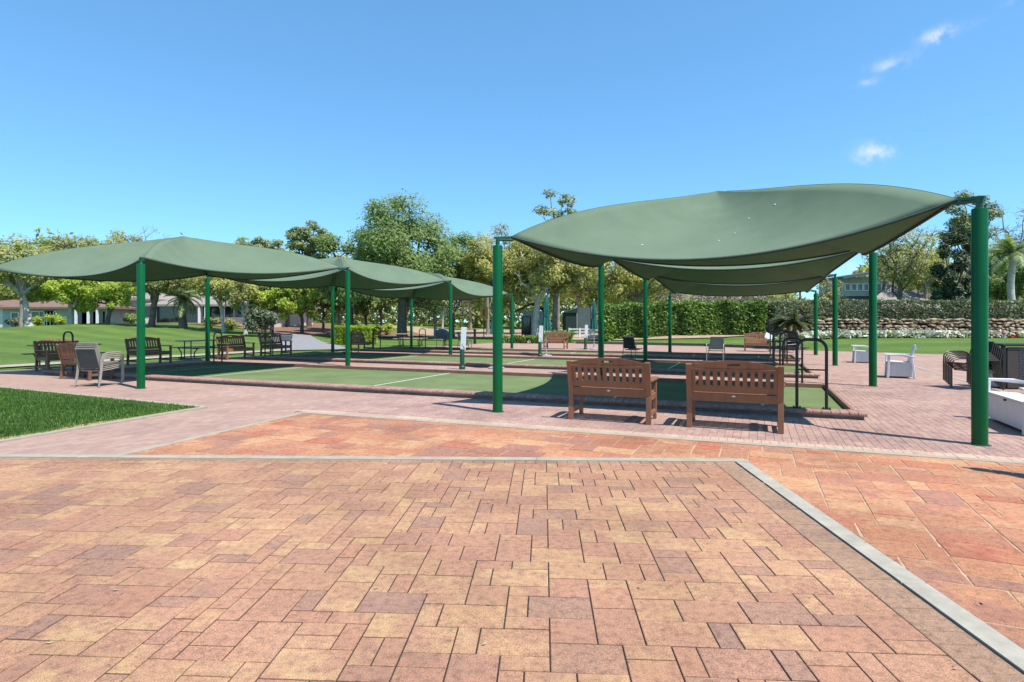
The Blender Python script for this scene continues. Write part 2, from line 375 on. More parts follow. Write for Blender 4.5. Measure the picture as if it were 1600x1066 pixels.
M['roof_brown'] = pm('brown_shingle', (.185,.115,.085), .95, .2, 4, .5, 14)
M['roof_grey'] = pm('grey_brown_shingle', (.26,.225,.195), .95, .18, 4, .5, 14)
M['roof_dark'] = pm('dark_shingle', (.10,.09,.08), .95, .2, 4)
M['steelblue'] = pm('blue_grey_cladding', (.075,.095,.12), .6, .1, 2)
def glass_mat():
    m, N, L, p = nodes('dark_window_glass'); p.inputs['Base Color'].default_value = (.02,.026,.03,1); p.inputs['Roughness'].default_value = .06
    p.inputs['Specular IOR Level'].default_value = .8; return m
M['glass'] = glass_mat()
M['canvas'] = pm('dark_green_canvas', (.012,.03,.024), .9, .15)
M['mesh_grey'] = pm('grey_green_net', (.09,.11,.10), .9, .15, 4)
M['sign_orange'] = pm('orange_sign', (.50,.25,.05), .6, .1)
M['cloth_grey'] = pm('grey_cloth', (.17,.175,.20), .95, .1, 8)
M['cloth_pale'] = pm('pale_blue_cloth', (.50,.55,.62), .95, .08, 8)
M['woodtable'] = pm('pale_table_plank', (.42,.30,.20), .8, .2, 6)
# ================================================================== SETTING
# ---- terrain: one sheet out to the horizon
def frange(a, b, s):
    n = max(1, int(round((b-a)/s))); return [a+(b-a)*i/n for i in range(n)]
xs = frange(-900,-140,95)+frange(-140,-60,5)+frange(-60,-28,2)+frange(-28,28,.8)+frange(28,60,2)+frange(60,140,5)+frange(140,900,95)+[900]
ys = frange(-120,-8,14)+frange(-8,44,.8)+frange(44,80,2)+frange(80,160,6)+frange(160,1000,105)+[1000]
vs = []
for y in ys:
    for x in xs:
        a, b = LOC(x, y)
        z = terr(x, y) - .035
        if -21.95 < a < -.1 and .3 < b < 21.0: z = -.3
        if hypot(x, y) > 150: z *= 0.5
        vs.append((x, y, z))
nx = len(xs)
qs = np.array([(j*nx+i, j*nx+i+1, (j+1)*nx+i+1, (j+1)*nx+i) for j in range(len(ys)-1) for i in range(nx-1)])
me = npmesh('ground', np.array(vs), qs, M['grass']); me.shade_smooth()
tag(link('ground', me), kind='structure')

def cut_sheet(name, poly, z, mat, cuts=(), drop=None, conform=False, parent=None, kind='structure', grid=0):
    bm = bmesh.new(); f = bm.faces.new([bm.verts.new((p[0], p[1], 0)) for p in poly])
    cl = list(cuts)
    if grid:
        x0, x1 = min(p[0] for p in poly), max(p[0] for p in poly); y0, y1 = min(p[1] for p in poly), max(p[1] for p in poly)
        k = x0
        while k < x1: cl.append(((k,0),(1,0))); k += grid
        k = y0
        while k < y1: cl.append(((0,k),(0,1))); k += grid
    for (p, n) in cl:
        bmesh.ops.bisect_plane(bm, geom=bm.verts[:]+bm.edges[:]+bm.faces[:], plane_co=(p[0],p[1],0), plane_no=(n[0],n[1],0), dist=1e-5)
    if drop:
        bad = [f for f in bm.faces if drop(f.calc_center_median().x, f.calc_center_median().y)]
        bmesh.ops.delete(bm, geom=bad, context='FACES')
    for v in bm.verts: v.co.z = z + (terr(v.co.x, v.co.y) if conform else 0)
    bm.normal_update()
    for f in bm.faces:
        if f.normal.z < 0: f.normal_flip()
    me = bpy.data.meshes.new(name); bm.to_mesh(me); bm.free(); me.materials.append(mat)
    o = link(name, me, parent)
    return tag(o, kind=kind) if kind else o

# ---- key lines on the ground
C1 = Vector((2.40, 6.11))                                    # corner of the near plaza
ET = Vector((cos(radians(1.5)), -sin(radians(1.5))))         # along its far strip
ER = Vector((sin(radians(3.2)), cos(radians(3.2))))          # along its right strip
NT = Vector((-ET.y, ET.x)); NR = Vector((ER.y, -ER.x))       # pointing out of the plaza
def band_b(a): return -1.0 + .04*a
BW = .13
b0 = W(0, band_b(0)); b1 = W(-9.44, band_b(-9.44))
BD = (b0-b1).to_2d().normalized(); BN = Vector((-BD.y, BD.x))  # pointing to the courts
LL0 = Vector((-4.48, 6.42)); LL1 = Vector((-3.52, 9.40)); LD = (LL1-LL0).normalized(); LN = Vector((LD.y, -LD.x))   # left line, LN points into orange paving
COURTS = [dict(f=1.45, t=.02, k=6.55), dict(f=8.45, t=0., k=13.8), dict(f=15.45, t=0., k=19.8)]
AL, AR = -21.1, -1.05
def kf(c, a): return c['f'] + c['t']*(a+1)
SOLD = .2
def in_plaza(x, y):
    d = Vector((x, y)) - C1; return d.dot(NT) < 0 and d.dot(NR) < 0
def side(p, q, n): return (Vector(p)-Vector(q)).dot(n)
def in_orange(x, y):
    if in_plaza(x, y): return False
    p = Vector((x, y)); return side(p, b0.to_2d(), BN) < 0 and side(p, LL0, LN) > 0
RB = 8.4; RA0, RA1, RA2 = -9.6, 2.34, 6.2
def in_bricks(x, y):
    a, b = LOC(x, y); p = Vector((x, y))
    if side(p, b0.to_2d(), BN) < 0 or a < RA0 or a > RA2: return False
    if a < AR+.06: return b < kf(COURTS[0], a)
    if a < RA1: return b < RB
    return RA1+.12 < a and b < 4.6
APRON = [(-30,-8),(34,-8),(34,14),(30,19.4),(22.8,25.3),(19.7,26.7),(15.5,30.5),(12,35.4),(8,37.9),(4.5,39.7),(1.6,46.2),(-5.99,33.25),(-9.26,27.43),(-12.58,22.37),(-15.46,17.18),(-19.6,9.7)]
def wl2(a, b): p = W(a, b); return (p.x, p.y)
VV = (cos(TH), -sin(TH)); UU = (sin(TH), cos(TH))
cuts = [(b0.to_2d(), BN), (C1, NT), (C1, NR), (LL0, LN), (wl2(AL,0), VV), (wl2(AR,0), VV), (wl2(RA0,0), VV), (wl2(RA1,0), VV), (wl2(RA1+.12,0), VV), (wl2(RA2,0), VV), (wl2(0,RB), UU), (wl2(0,4.6), UU), (wl2(AR+.06,0), VV)]
for c in COURTS:
    d = Vector((W(-20,kf(c,-20))-W(0,kf(c,0))).to_2d()).normalized(); cuts.append((wl2(-1,c['f']), (-d.y, d.x))); cuts.append((wl2(0,c['k']), UU))
def drop(x, y):
    if in_plaza(x, y) or in_orange(x, y) or in_bricks(x, y): return True
    a, b = LOC(x, y)
    return AL < a < AR and any(kf(c,a) < b < c['k'] for c in COURTS)
cut_sheet('court_apron', APRON, -.004, M['bricktex'], cuts, drop)
def drop2(x, y):
    a, b = LOC(x, y)
    return AL < a < AR and any(kf(c,a) < b < c['k'] for c in COURTS)

# ---- pavers
def clip(poly, p, n):
    out = []; k = len(poly)
    for i in range(k):
        A, B = poly[i], poly[(i+1)%k]; da = (A[0]-p[0])*n[0]+(A[1]-p[1])*n[1]; db = (B[0]-p[0])*n[0]+(B[1]-p[1])*n[1]
        if da >= 0: out.append(A)
        if (da >= 0) != (db >= 0):
            t = da/(da-db); out.append((A[0]+(B[0]-A[0])*t, A[1]+(B[1]-A[1])*t))
    return out
def area(poly): return .5*sum(poly[i][0]*poly[(i+1)%len(poly)][1]-poly[(i+1)%len(poly)][0]*poly[i][1] for i in range(len(poly)))
def slab(poly, z, th, ch):
    c = (sum(p[0] for p in poly)/len(poly), sum(p[1] for p in poly)/len(poly)); n = len(poly); vs = []
    def ins(d):
        r = []
        for x, y in poly:
            dx, dy = x-c[0], y-c[1]; L = hypot(dx, dy) or 1; r.append((x-dx/L*d*1.4, y-dy/L*d*1.4))
        return r
    tp = ins(ch)
    vs = [(x,y,z-th) for x,y in poly]+[(x,y,z-ch*.8) for x,y in poly]+[(x,y,z) for x,y in tp]
    fs = [tuple(range(2*n,3*n))]
    for i in range(n):
        j = (i+1)%n; fs.append((i,j,n+j,n+i)); fs.append((n+i,n+j,2*n+j,2*n+i))
    return vs, fs
def visible(x, y):
    if y < 1.5: return False
    px = 800+889*x/y; py = 503.4+889*1.5/y
    return -20 < px < 1620 and py < 1080
def lay(parent, name, items, th, ch, mat, limit=300, matf=None):
    """items: (poly in world, rz of the laying frame, (w,h) if whole).  The largest in view become objects, the rest one joined part."""
    sc = []
    for it in items:
        poly = it[0]; ar = abs(area(poly)); cx = sum(p[0] for p in poly)/len(poly); cy = sum(p[1] for p in poly)/len(poly)
        sc.append((ar/max(.8,cy)**3 if visible(cx, cy) else 0, cx, cy))
    order = sorted(range(len(items)), key=lambda i: -sc[i][0])
    cache = {}; rest = MB()
    for k, i in enumerate(order):
        poly, rz, wh = items[i]; _, cx, cy = sc[i]; dz = random.uniform(-.0022, .0012)
        if k < limit and sc[i][0] > 0:
            if wh:
                if wh not in cache:
                    w, h = wh; vs, fs = slab([(-w/2,-h/2),(w/2,-h/2),(w/2,h/2),(-w/2,h/2)], 0, th, ch)
                    mb = MB(); mb.add(vs, fs); cache[wh] = mb.mesh(name, mat)
                o = link(name, cache[wh], parent, (cx, cy, dz)); o.rotation_euler = (random.uniform(-.004,.004), random.uniform(-.004,.004), rz)
            else:
                vs, fs = slab([(x-cx, y-cy) for x, y in poly], 0, th, ch); mb = MB(); mb.add(vs, fs)
                link(name, mb.mesh(name, mat), parent, (cx, cy, dz))
        else:
            vs, fs = slab(poly, dz, th, ch); rest.add(vs, fs)
    if rest.v: tag(rest.build(name+'_field', mat, parent), kind='stuff')
def modular(nx, ny, sizes, seed):
    """random bond of mixed sizes that breaks its joints in both directions"""
    R = random.Random(seed); g = [[0]*nx for _ in range(ny)]; rect = {}; n = 0; out = []
    def vseam(j, x): return 0 <= j < ny and 0 < x < nx and g[j][x-1] and g[j][x] and g[j][x-1] != g[j][x]
    def top(i, y): return 0 <= i < nx and g[y-1][i] and rect[g[y-1][i]][1]+rect[g[y-1][i]][3] == y
    for j in range(ny):
        for i in range(nx):
            if g[j][i]: continue
            best = None; gap = 0
            while i+gap < nx and not g[j][i+gap]: gap += 1
            for (w, h), wt in sizes + [((1,1),-9)]:
                if w > gap or j+h > ny: continue
                s = R.random()*2.2 + wt*.3 + .03*w*h; x = i+w
                if w < gap:                     # a joint running on from the rows below
                    k = 0
                    while vseam(j-1-k, x) and k < 8: k += 1
                    s -= .7*k + (2 if gap-w == 1 else 0)
                k = 0
                while vseam(j-1-k, i) and k < 8: k += 1
                s -= .35*k*(h-1); k = 0
                while top(i-1-k, j+h) and k < 8: k += 1
                s -= .12*k
                if best is None or s > best[0]: best = (s, w, h)
            _, w, h = best; n += 1; rect[n] = (i, j, w, h)
            for q in range(h):
                for t in range(w): g[j+q][i+t] = n
            out.append((i, j, w, h))
    return out
# near plaza: mixed rectangular pavers inside a plain border course
PRZ = -radians(3.2); PE = Vector((cos(PRZ), sin(PRZ))); PU = Vector((-sin(PRZ), cos(PRZ)))
def rect_world(o, ex, ey, x0, y0, w, h, g):
    r = []
    for (x, y) in ((x0+g,y0+g),(x0+w-g,y0+g),(x0+w-g,y0+h-g),(x0+g,y0+h-g)): q = o+ex*x+ey*y; r.append((q.x,q.y))
    return r
plaza = cut_sheet('plaza_paving', [tuple(C1+ET*.02+NT*.02), tuple(C1+ER*-6.2), tuple(C1-ET*13-ER*6.2), tuple(C1-ET*13)], -.0065, M['sand'])
u = .112; items = []
nX, nY = 110, 49
fo = C1 - PE*(.235) - PE*(nX*u) - PU*(nY*u) + PU*.02
cell = modular(nX, nY, [((2,3),4),((3,2),5),((2,2),6),((1,2),5),((2,1),5)], 5)
topP = C1 - NT*.115; 
for (i, j, w, h) in cell:
    poly = rect_world(fo, PE, PU, i*u, j*u, w*u, h*u, .0036); n0 = area(poly)
    poly = clip(poly, topP, -NT)
    if len(poly) > 2 and area(poly) > .0015:
        whole = abs(area(poly)-n0) < 1e-7
        items.append((poly, PRZ, (round(w*u-.0072,5), round(h*u-.0072,5)) if whole else None))
lay(plaza, 'paver', items, .05, .0028, M['paver'], 240)
items = []
k = 0.0
while k < 6.0:
    poly = rect_world(C1, PE, PU, -.233, -k-.112, .22, .112, .002); n0 = area(poly); poly = clip(poly, C1-NT*.003, -NT)
    if len(poly) > 2 and area(poly) > .001: items.append((poly, PRZ, (.216,.108) if abs(area(poly)-n0) < 1e-7 else None))
    k += .112
k = .24
while k < 12.5:
    items.append((rect_world(C1, ET, NT, -k-.112, -.113, .112, .11, .002), -radians(1.5), (.108,.106))); k += .112
lay(plaza, 'border_paver', items, .05, .0035, M['paver_brown'], 60)

# orange paving beyond the strips
orange = cut_sheet('orange_paving', [tuple(LL0-LD*.2+LN*.05), tuple(LL1+LN*.05), tuple(b0.to_2d()+BD*7.5-BN*.01), tuple(b0.to_2d()+BD*7.5-BN*7), tuple(C1+NR*.05-ER*6), tuple(C1+NR*.05+NT*.05)], -.0055, M['palesand'])
u2 = .152; items = []
org = W(-10.8, -9.2).to_2d(); nX, nY = 124, 54
for (i, j, w, h) in modular(nX, nY, [((2,2),6),((3,2),6),((2,3),5),((2,1),3),((1,2),2),((3,3),2)], 8):
    jit = [random.uniform(-.006,.006) for _ in range(8)]
    poly = rect_world(org, Vector(VV), Vector(UU), i*u2, j*u2, w*u2, h*u2, .0055)
    poly = [(p[0]+jit[q], p[1]+jit[q+4]) for q, p in enumerate(poly)]
    cx = sum(p[0] for p in poly)/4; cy = sum(p[1] for p in poly)/4
    if cy < .8 or cx > 9: continue
    poly = clip(clip(poly, b0.to_2d()-BN*.006, -BN), LL0+LN*.07, LN)
    if len(poly) > 2:
        ft = any(side(p, C1, NT) < .13 for p in poly); fr = any(side(p, C1, NR) < .14 for p in poly)
        if ft and fr:
            if side((cx,cy), C1, NT)-.13 > side((cx,cy), C1, NR)-.14: poly = clip(poly, C1+NT*.132, NT)
            else: poly = clip(poly, C1+NR*.142, NR)
    if len(poly) > 2 and area(poly) > .002: items.append((poly, 0, None))
lay(orange, 'sandstone_paver', items, .05, .004, M['flag'], 240)

# strips of concrete round them, cast in lengths
def strip(name, p, d, n, w, L, seg, mat, z=.005, label=None):
    """kerb-flush band: from p along d, width w to the side n"""
    base = MB(); o = None; k = 0.; first = None
    root = bpy.data.objects.new(name, None); COL.objects.link(root); tag(root, kind='structure')
    while k < L-.05:
        l = min(seg*random.uniform(.85,1.15), L-k); q = p+d*(k+.002); e = p+d*(k+l-.002)
        poly = [(q.x,q.y),(e.x,e.y),((e+n*w).x,(e+n*w).y),((q+n*w).x,(q+n*w).y)]
        if area(poly) < 0: poly = poly[::-1]
        vs, fs = slab(poly, z, .05, .005); mb = MB(); mb.add(vs, fs); mb.build('concrete_length', mat, root); k += l
strip('concrete_strip', C1+ET*.14, -ET, NT, .125, 13, 2.6, M['concrete'])
strip('concrete_strip', C1+NT*.0, -ER, NR, .135, 6.0, 1.35, M['greyconc'])
strip('concrete_strip', LL0-LD*.1, LD, LN, .1, (LL1-LL0).length+.1, 3, M['concrete'], .003)
strip('concrete_strip', b1.to_2d()-BD*.05, BD, BN, BW, 17, 3, M['concrete'], .003)
strip('concrete_strip', W(RA1,2.0).to_2d(), Vector(UU), Vector(VV), .12, 17.5, 3, M['concrete'], .003)

# clay bricks of the court apron: running bond, soldier course along the concrete band
apron = cut_sheet('brick_paving', [wl2(RA0,-1.6), wl2(RA2,-1.0), wl2(RA2,4.6), wl2(RA1+.06,4.6), wl2(RA1+.06,RB), wl2(AR+.03,RB), wl2(AR+.03,1.6), wl2(RA0,1.4)], -.012, M['mortar'],
                  [(b0.to_2d(), BN)], lambda x, y: side((x,y), b0.to_2d(), BN) < 0)
items = []; sold = []
s0 = b0.to_2d() + BN*(BW+.004)
bl0 = s0 + BN*SOLD
kfd = (W(0,kf(COURTS[0],0))-W(-20,kf(COURTS[0],-20))).to_2d().normalized(); kfn = Vector((kfd.y, -kfd.x))
i = 0
a = RA0
while a < RA2-.05:
    jj = -1.8 + (.1 if i % 2 else 0)
    while jj < RB:
        ca, cb = a+.05, jj+.1
        w0 = W(ca, cb)
        if side(w0, Vector((*bl0,0)), Vector((*BN,0))) > -.15:
            poly = rect_world(W(a, jj).to_2d(), Vector(VV), Vector(UU), 0, 0, .1, .2, .0016); n0 = area(poly)
            poly = clip(poly, bl0, BN)
            if ca < AR+.06:
                poly = clip(clip(poly, W(-1,kf(COURTS[0],-1)-.004).to_2d(), kfn), wl2(AR+.06,0), (-VV[0],-VV[1])) if len(poly) > 2 else poly
            elif ca < RA1: poly = clip(clip(poly, wl2(RA1-.003,0), (-VV[0],-VV[1])), wl2(0,RB), (-UU[0],-UU[1])) if len(poly) > 2 else poly
            elif ca > RA1+.11: poly = clip(clip(poly, wl2(RA1+.123,0), VV), wl2(0,4.6), (-UU[0],-UU[1])) if len(poly) > 2 else poly
            else: poly = []
            if len(poly) > 2 and area(poly) > .0008:
                items.append((poly, -TH, (.0968,.1968) if abs(area(poly)-n0) < 1e-7 else None))
        jj += .2
    a += .1; i += 1
lay(apron, 'brick', items, .03, .0022, M['deckbrick'], 230)
k = -.2
sp = b1.to_2d() + BN*(BW+.004)
while k < 16.5:
    sold.append((rect_world(sp, BD, BN, k, 0, .1, SOLD, .0016), atan2(BD.y, BD.x), (.0968, round(SOLD-.0032,4)))); k += .1
lay(apron, 'edging_brick', sold, .03, .0022, M['softbrick'], 70)

# ---- the three courts
for ci, c in enumerate(COURTS):
    root = bpy.data.objects.new('bowling_court', None); COL.objects.link(root); tag(root, kind='structure')
    cz = -.06
    cut_sheet('carpet', [wl2(AL,kf(c,AL)+.1), wl2(AR,kf(c,AR)+.1), wl2(AR,c['k']), wl2(AL,c['k'])], cz, M['turf'], parent=root, kind=None)
    for la in (-19.75, -16.9, -11.1, -5.2, -2.4):
        f0 = kf(c, la)+.15
        cut_sheet('white_line', [wl2(la-.026,f0), wl2(la+.026,f0), wl2(la+.026,c['k']-.01), wl2(la-.026,c['k']-.01)], cz+.004, M['white_line'], parent=root, kind=None)
    Mr = Matrix.Translation((OX, OY, 0)) @ Matrix.Rotation(-TH, 4, 'Z')
    b = MB(); b.box(((AL+AR)/2, c['k']+.03, -.027), (AR-AL+.2, .06, .125), Mr); b.build('back_board', M['board'], root, bevel=.006)
    for ax in (AL-.03, AR+.03):
        f0 = kf(c, ax)+.2; b = MB(); b.box((ax, (f0+c['k'])/2, -.030), (.06, c['k']-f0, .125), Mr); b.build('end_board', M['board'], root, bevel=.006)
    # brick kerb along the near side
    x0, x1 = AL-.22, AR+.10
    p0 = W(x0, kf(c,x0)); p1 = W(x1, kf(c,x1)); d = (p1-p0).normalized(); n = Vector((-d.y, d.x, 0)); L = (p1-p0).length
    kb = MB(); Mk = Matrix(((d.x,n.x,0,p0.x),(d.y,n.y,0,p0.y),(0,0,1,0),(0,0,0,1)))
    kb.box((L/2-.01, .135, -.005), (L-.06, .23, .128), Mk)
    kerb = kb.build('kerb', M['kerbbase'], root, bevel=.01)
    mo = MB(); mo.box((L/2, .13, .083), (L-.01, .268, .058), Mk); mo.build('mortar_bed', M['mortar'], kerb if False else root)
    prof = [(-.02,.064),(-.028,.078),(-.026,.098),(-.012,.114),(.01,.119),(.255,.119),(.268,.11),(.268,.064)]
    def brickmb(w):
        q = MB(); k = len(prof); vs = [(-w/2, y, z) for y, z in prof]+[(w/2, y, z) for y, z in prof]
        q.add(vs, [tuple(range(k-1,-1,-1)), tuple(range(k,2*k))]+[(i, (i+1)%k, k+(i+1)%k, k+i) for i in range(k)]); return q
    pitch = L/round(L/.124); N = int(round(L/pitch))
    if ci == 0:
        bmsh = brickmb(pitch-.016).mesh('kerb_brick', M['kerbbrick'])
        for i in range(N):
            o = link('kerb_brick', bmsh, kerb); o.location = p0+d*(pitch*(i+.5))+Vector((0,0,random.uniform(-.002,.002))); o.rotation_euler = (0,0,atan2(d.y,d.x)+random.uniform(-.008,.008))
    else:
        q = MB(); one = brickmb(pitch-.016)
        for i in range(N): q.add(one.v, one.f, Mk @ Matrix.Translation((pitch*(i+.5), 0, random.uniform(-.002,.002))))
        tag(q.build('kerb_bricks', M['kerbbrick'], kerb), kind='stuff')
# ---- near lawn wedge with its kerb and blades
G0, GA, G1 = Vector((-8.6,1.1)), Vector((-5.44,9.95)), Vector((-17.2,15.6))
lw = cut_sheet('lawn_wedge', [tuple(G0), tuple(GA), tuple(G1), (-24,12), (-24,1)], .012, M['grass'])
d1 = (GA-G0).normalized(); n1 = Vector((d1.y,-d1.x)); strip('concrete_strip', G0, d1, n1, .09, (GA-G0).length+.06, 2.5, M['concrete'], .018)
d2 = (G1-GA).normalized(); n2 = Vector((d2.y,-d2.x)); strip('concrete_strip', GA, d2, n2, .11, (G1-GA).length, 2.5, M['concrete'], .018)
rg = np.random.default_rng(3); n = 95000
def in_wedge(x, y):
    s1 = (x-GA.x)*n1.x+(y-GA.y)*n1.y; s2 = (x-GA.x)*n2.x+(y-GA.y)*n2.y
    return -np.maximum(s1, s2)
x = rg.uniform(-13, -5.4, n*2); y = rg.uniform(5.5, 14.2, n*2); dist = in_wedge(x, y)
keep = (dist > .015) & (x/y > -1.05) & (rg.random(n*2) < np.clip(.15+dist*1.6, 0, 1)); x = x[keep]; y = y[keep]; k = len(x)
hgt = rg.uniform(.018, .05, k); an = rg.uniform(0, 2*pi, k); wd = rg.uniform(.004,.009, k); ln = rg.uniform(-.03,.03,(k,2))
dx, dy = np.cos(an)*wd, np.sin(an)*wd
v = np.stack([np.stack([x-dx,y-dy,np.full(k,.008)],1), np.stack([x+dx,y+dy,np.full(k,.008)],1), np.stack([x+dx*.2+ln[:,0],y+dy*.2+ln[:,1],.01+hgt],1), np.stack([x-dx*.2+ln[:,0],y-dy*.2+ln[:,1],.01+hgt],1)],1).reshape(-1,3)
tag(link('grass_blades', npmesh('grass_blades', v, np.arange(len(v)).reshape(-1,4), M['blade'])), 'mown grass blades on the near lawn wedge', 'grass', kind='stuff')
q = []
for t in np.linspace(0, 1, 14): q.append(tuple(G0.lerp(GA, .45+.55*t) - n1*(.0)))
for t in np.linspace(0, 1, 14): p = GA.lerp(G0, .55*t); q.append(tuple(p - n1*(.02+.22*sin(pi*min(1,t*1.05))*(.6+.4*sin(t*23)))))
cut_sheet('bare_edge', q, .0165, M['drygrass'])
# ---- back edging, paths, beds
def ribbon(name, pts, w, z, mat):
    pts = [Vector(p) for p in pts]; 
    L = []; R = []; fine = []
    for i in range(len(pts)-1):
        for k in range(6): fine.append(pts[i].lerp(pts[i+1], k/6))
    fine.append(pts[-1]); mb = MB(); vs = []
    for i, p in enumerate(fine):
        d = (fine[min(i+1,len(fine)-1)]-fine[max(i-1,0)]).normalized(); n = Vector((-d.y,d.x))
        for s in (-1,-.33,.33,1): q = p+n*w/2*s; vs.append((q.x,q.y,terr(q.x,q.y)+z))
    mb.add(vs, [(4*i+k, 4*i+k+1, 4*i+k+5, 4*i+k+4) for i in range(len(fine)-1) for k in range(3)])
    o = mb.build(name, mat); 
    o.data.flip_normals() if o.data.polygons[0].normal.z < 0 else None
    return tag(o, kind='structure')
ribbon('concrete_path', [(-30,5),(-21.8,13.8),(-17.3,19.1),(-15.0,24.3),(-12.4,29.8),(-11.4,33)], 1.25, .012, M['concrete'])
ribbon('asphalt_path', [(-10.4,30.5),(-12.4,35),(-15.5,41),(-19,49),(-23.5,60),(-28,74)], 3.4, .016, M['asphalt'])
ribbon('concrete_path', [(-24,64),(-12,60),(2,57),(16,60)], 2.2, .018, M['concrete'])
ribbon('sand_strip', [(-62,50),(-50,51.5),(-41,55),(-31,60)], 1.6, .02, M['concrete'])
ribbon('edge_strip', [(-21.5,6.4),(-15.46,17.18),(-12.58,22.37),(-9.26,27.43),(-5.99,33.25),(1.6,46.2)], .14, .022, M['concrete'])
cut_sheet('mulch_bed', [(-46,66),(-30,57),(-18,52),(-10,54),(-9,62),(-24,80),(-50,84)], .03, M['mulch'], conform=True, grid=2.5)
cut_sheet('leaf_litter_bed', [(-9,61.5),(3,58.5),(18,61.5),(18,90),(-20,90)], .03, M['leaflitter'], conform=True, grid=4)
cut_sheet('planting_bed', [(4.6,42.6),(7.5,40.6),(14,38.2),(21,40),(24,44),(4,46)], .03, M['leaflitter'], conform=True, grid=1.5)
tk = MB(); pts = [(1.6,46.2),(4.5,39.7),(8,37.9),(12,35.4),(15.5,30.5)]
for i in range(1, 4):
    tk.bar((*pts[i],.06), (*pts[i+1],.06), .14, .2)
o = tk.build('timber_edging', M['roof_dark']); tag(o, 'low dark edging between back paving and lawn', 'edging')

# ---- a few fallen leaves and crumbs on the near paving
mb = MB(); R = random.Random(77)
for i in range(46):
    y = R.uniform(2.3, 8.5); x = R.uniform(-.85, .85)*y; s = R.uniform(.008, .022); a = R.uniform(0, 6.28)
    mb.add([(-s,0,.004),(0,s*.45,.006),(s,0,.012),(0,-s*.45,.005),(0,0,.009)], [(0,4,1),(1,4,2),(2,4,3),(3,4,0)], Matrix.Translation((x,y,0)) @ Matrix.Rotation(a,4,'Z'))
tag(mb.build('fallen_leaves', M['leaflitter']), 'tiny dry leaves and crumbs scattered over the near paving', 'leaves', kind='stuff')
# ================================================================== SHADE STRUCTURES
ns_, nt_ = 28, 30
def canopy_mesh(P, apex, sags, insets=(.42,.42,.42,.42)):
    """four curved cloth panels between corner points and a peak; returns MB and the edge curves"""
    mb = MB(); edges = []; ns, nt = 28, 30
    cen = sum((Vector(p) for p in P), Vector())/4
    for i in range(4):
        A, B = Vector(P[i]), Vector(P[(i+1)%4]); inw = (cen-(A+B)/2); inw.z = 0; inw.normalize()
        def edge(s):
            k = 4*s*(1-s); q = A.lerp(B, s) + inw*insets[i]*k; q.z -= sags[i]*k; return q
        edges.append([edge(s/ns) for s in range(ns+1)])
        vs = []; fs = []
        for t in range(nt+1):
            tt = t/nt
            for s in range(ns+1):
                ss = s/ns; e = edge(ss); p = e.lerp(apex, tt)
                hip = abs(2*ss-1)**2.2
                arch = .175*hip*6.75*tt*(1-tt)**2 - .17*(1-hip)*4*tt*(1-tt)
                p.z += arch + (.010*sin(ss*17+i*2) + .010*sin(tt*17+3*(2*ss-1)**2+i) + (.018 if i == 3 else .012)*sin(tt*52+i*1.7+2*(2*ss-1)**2)*max(0,min(1,(tt-.35)*3)))*sin(pi*tt)*(1-hip)
                vs.append(p)
        for t in range(nt):
            for s in range(ns): fs.append((t*(ns+1)+s, t*(ns+1)+s+1, (t+1)*(ns+1)+s+1, (t+1)*(ns+1)+s))
        mb.add(vs, fs)
    return mb, edges
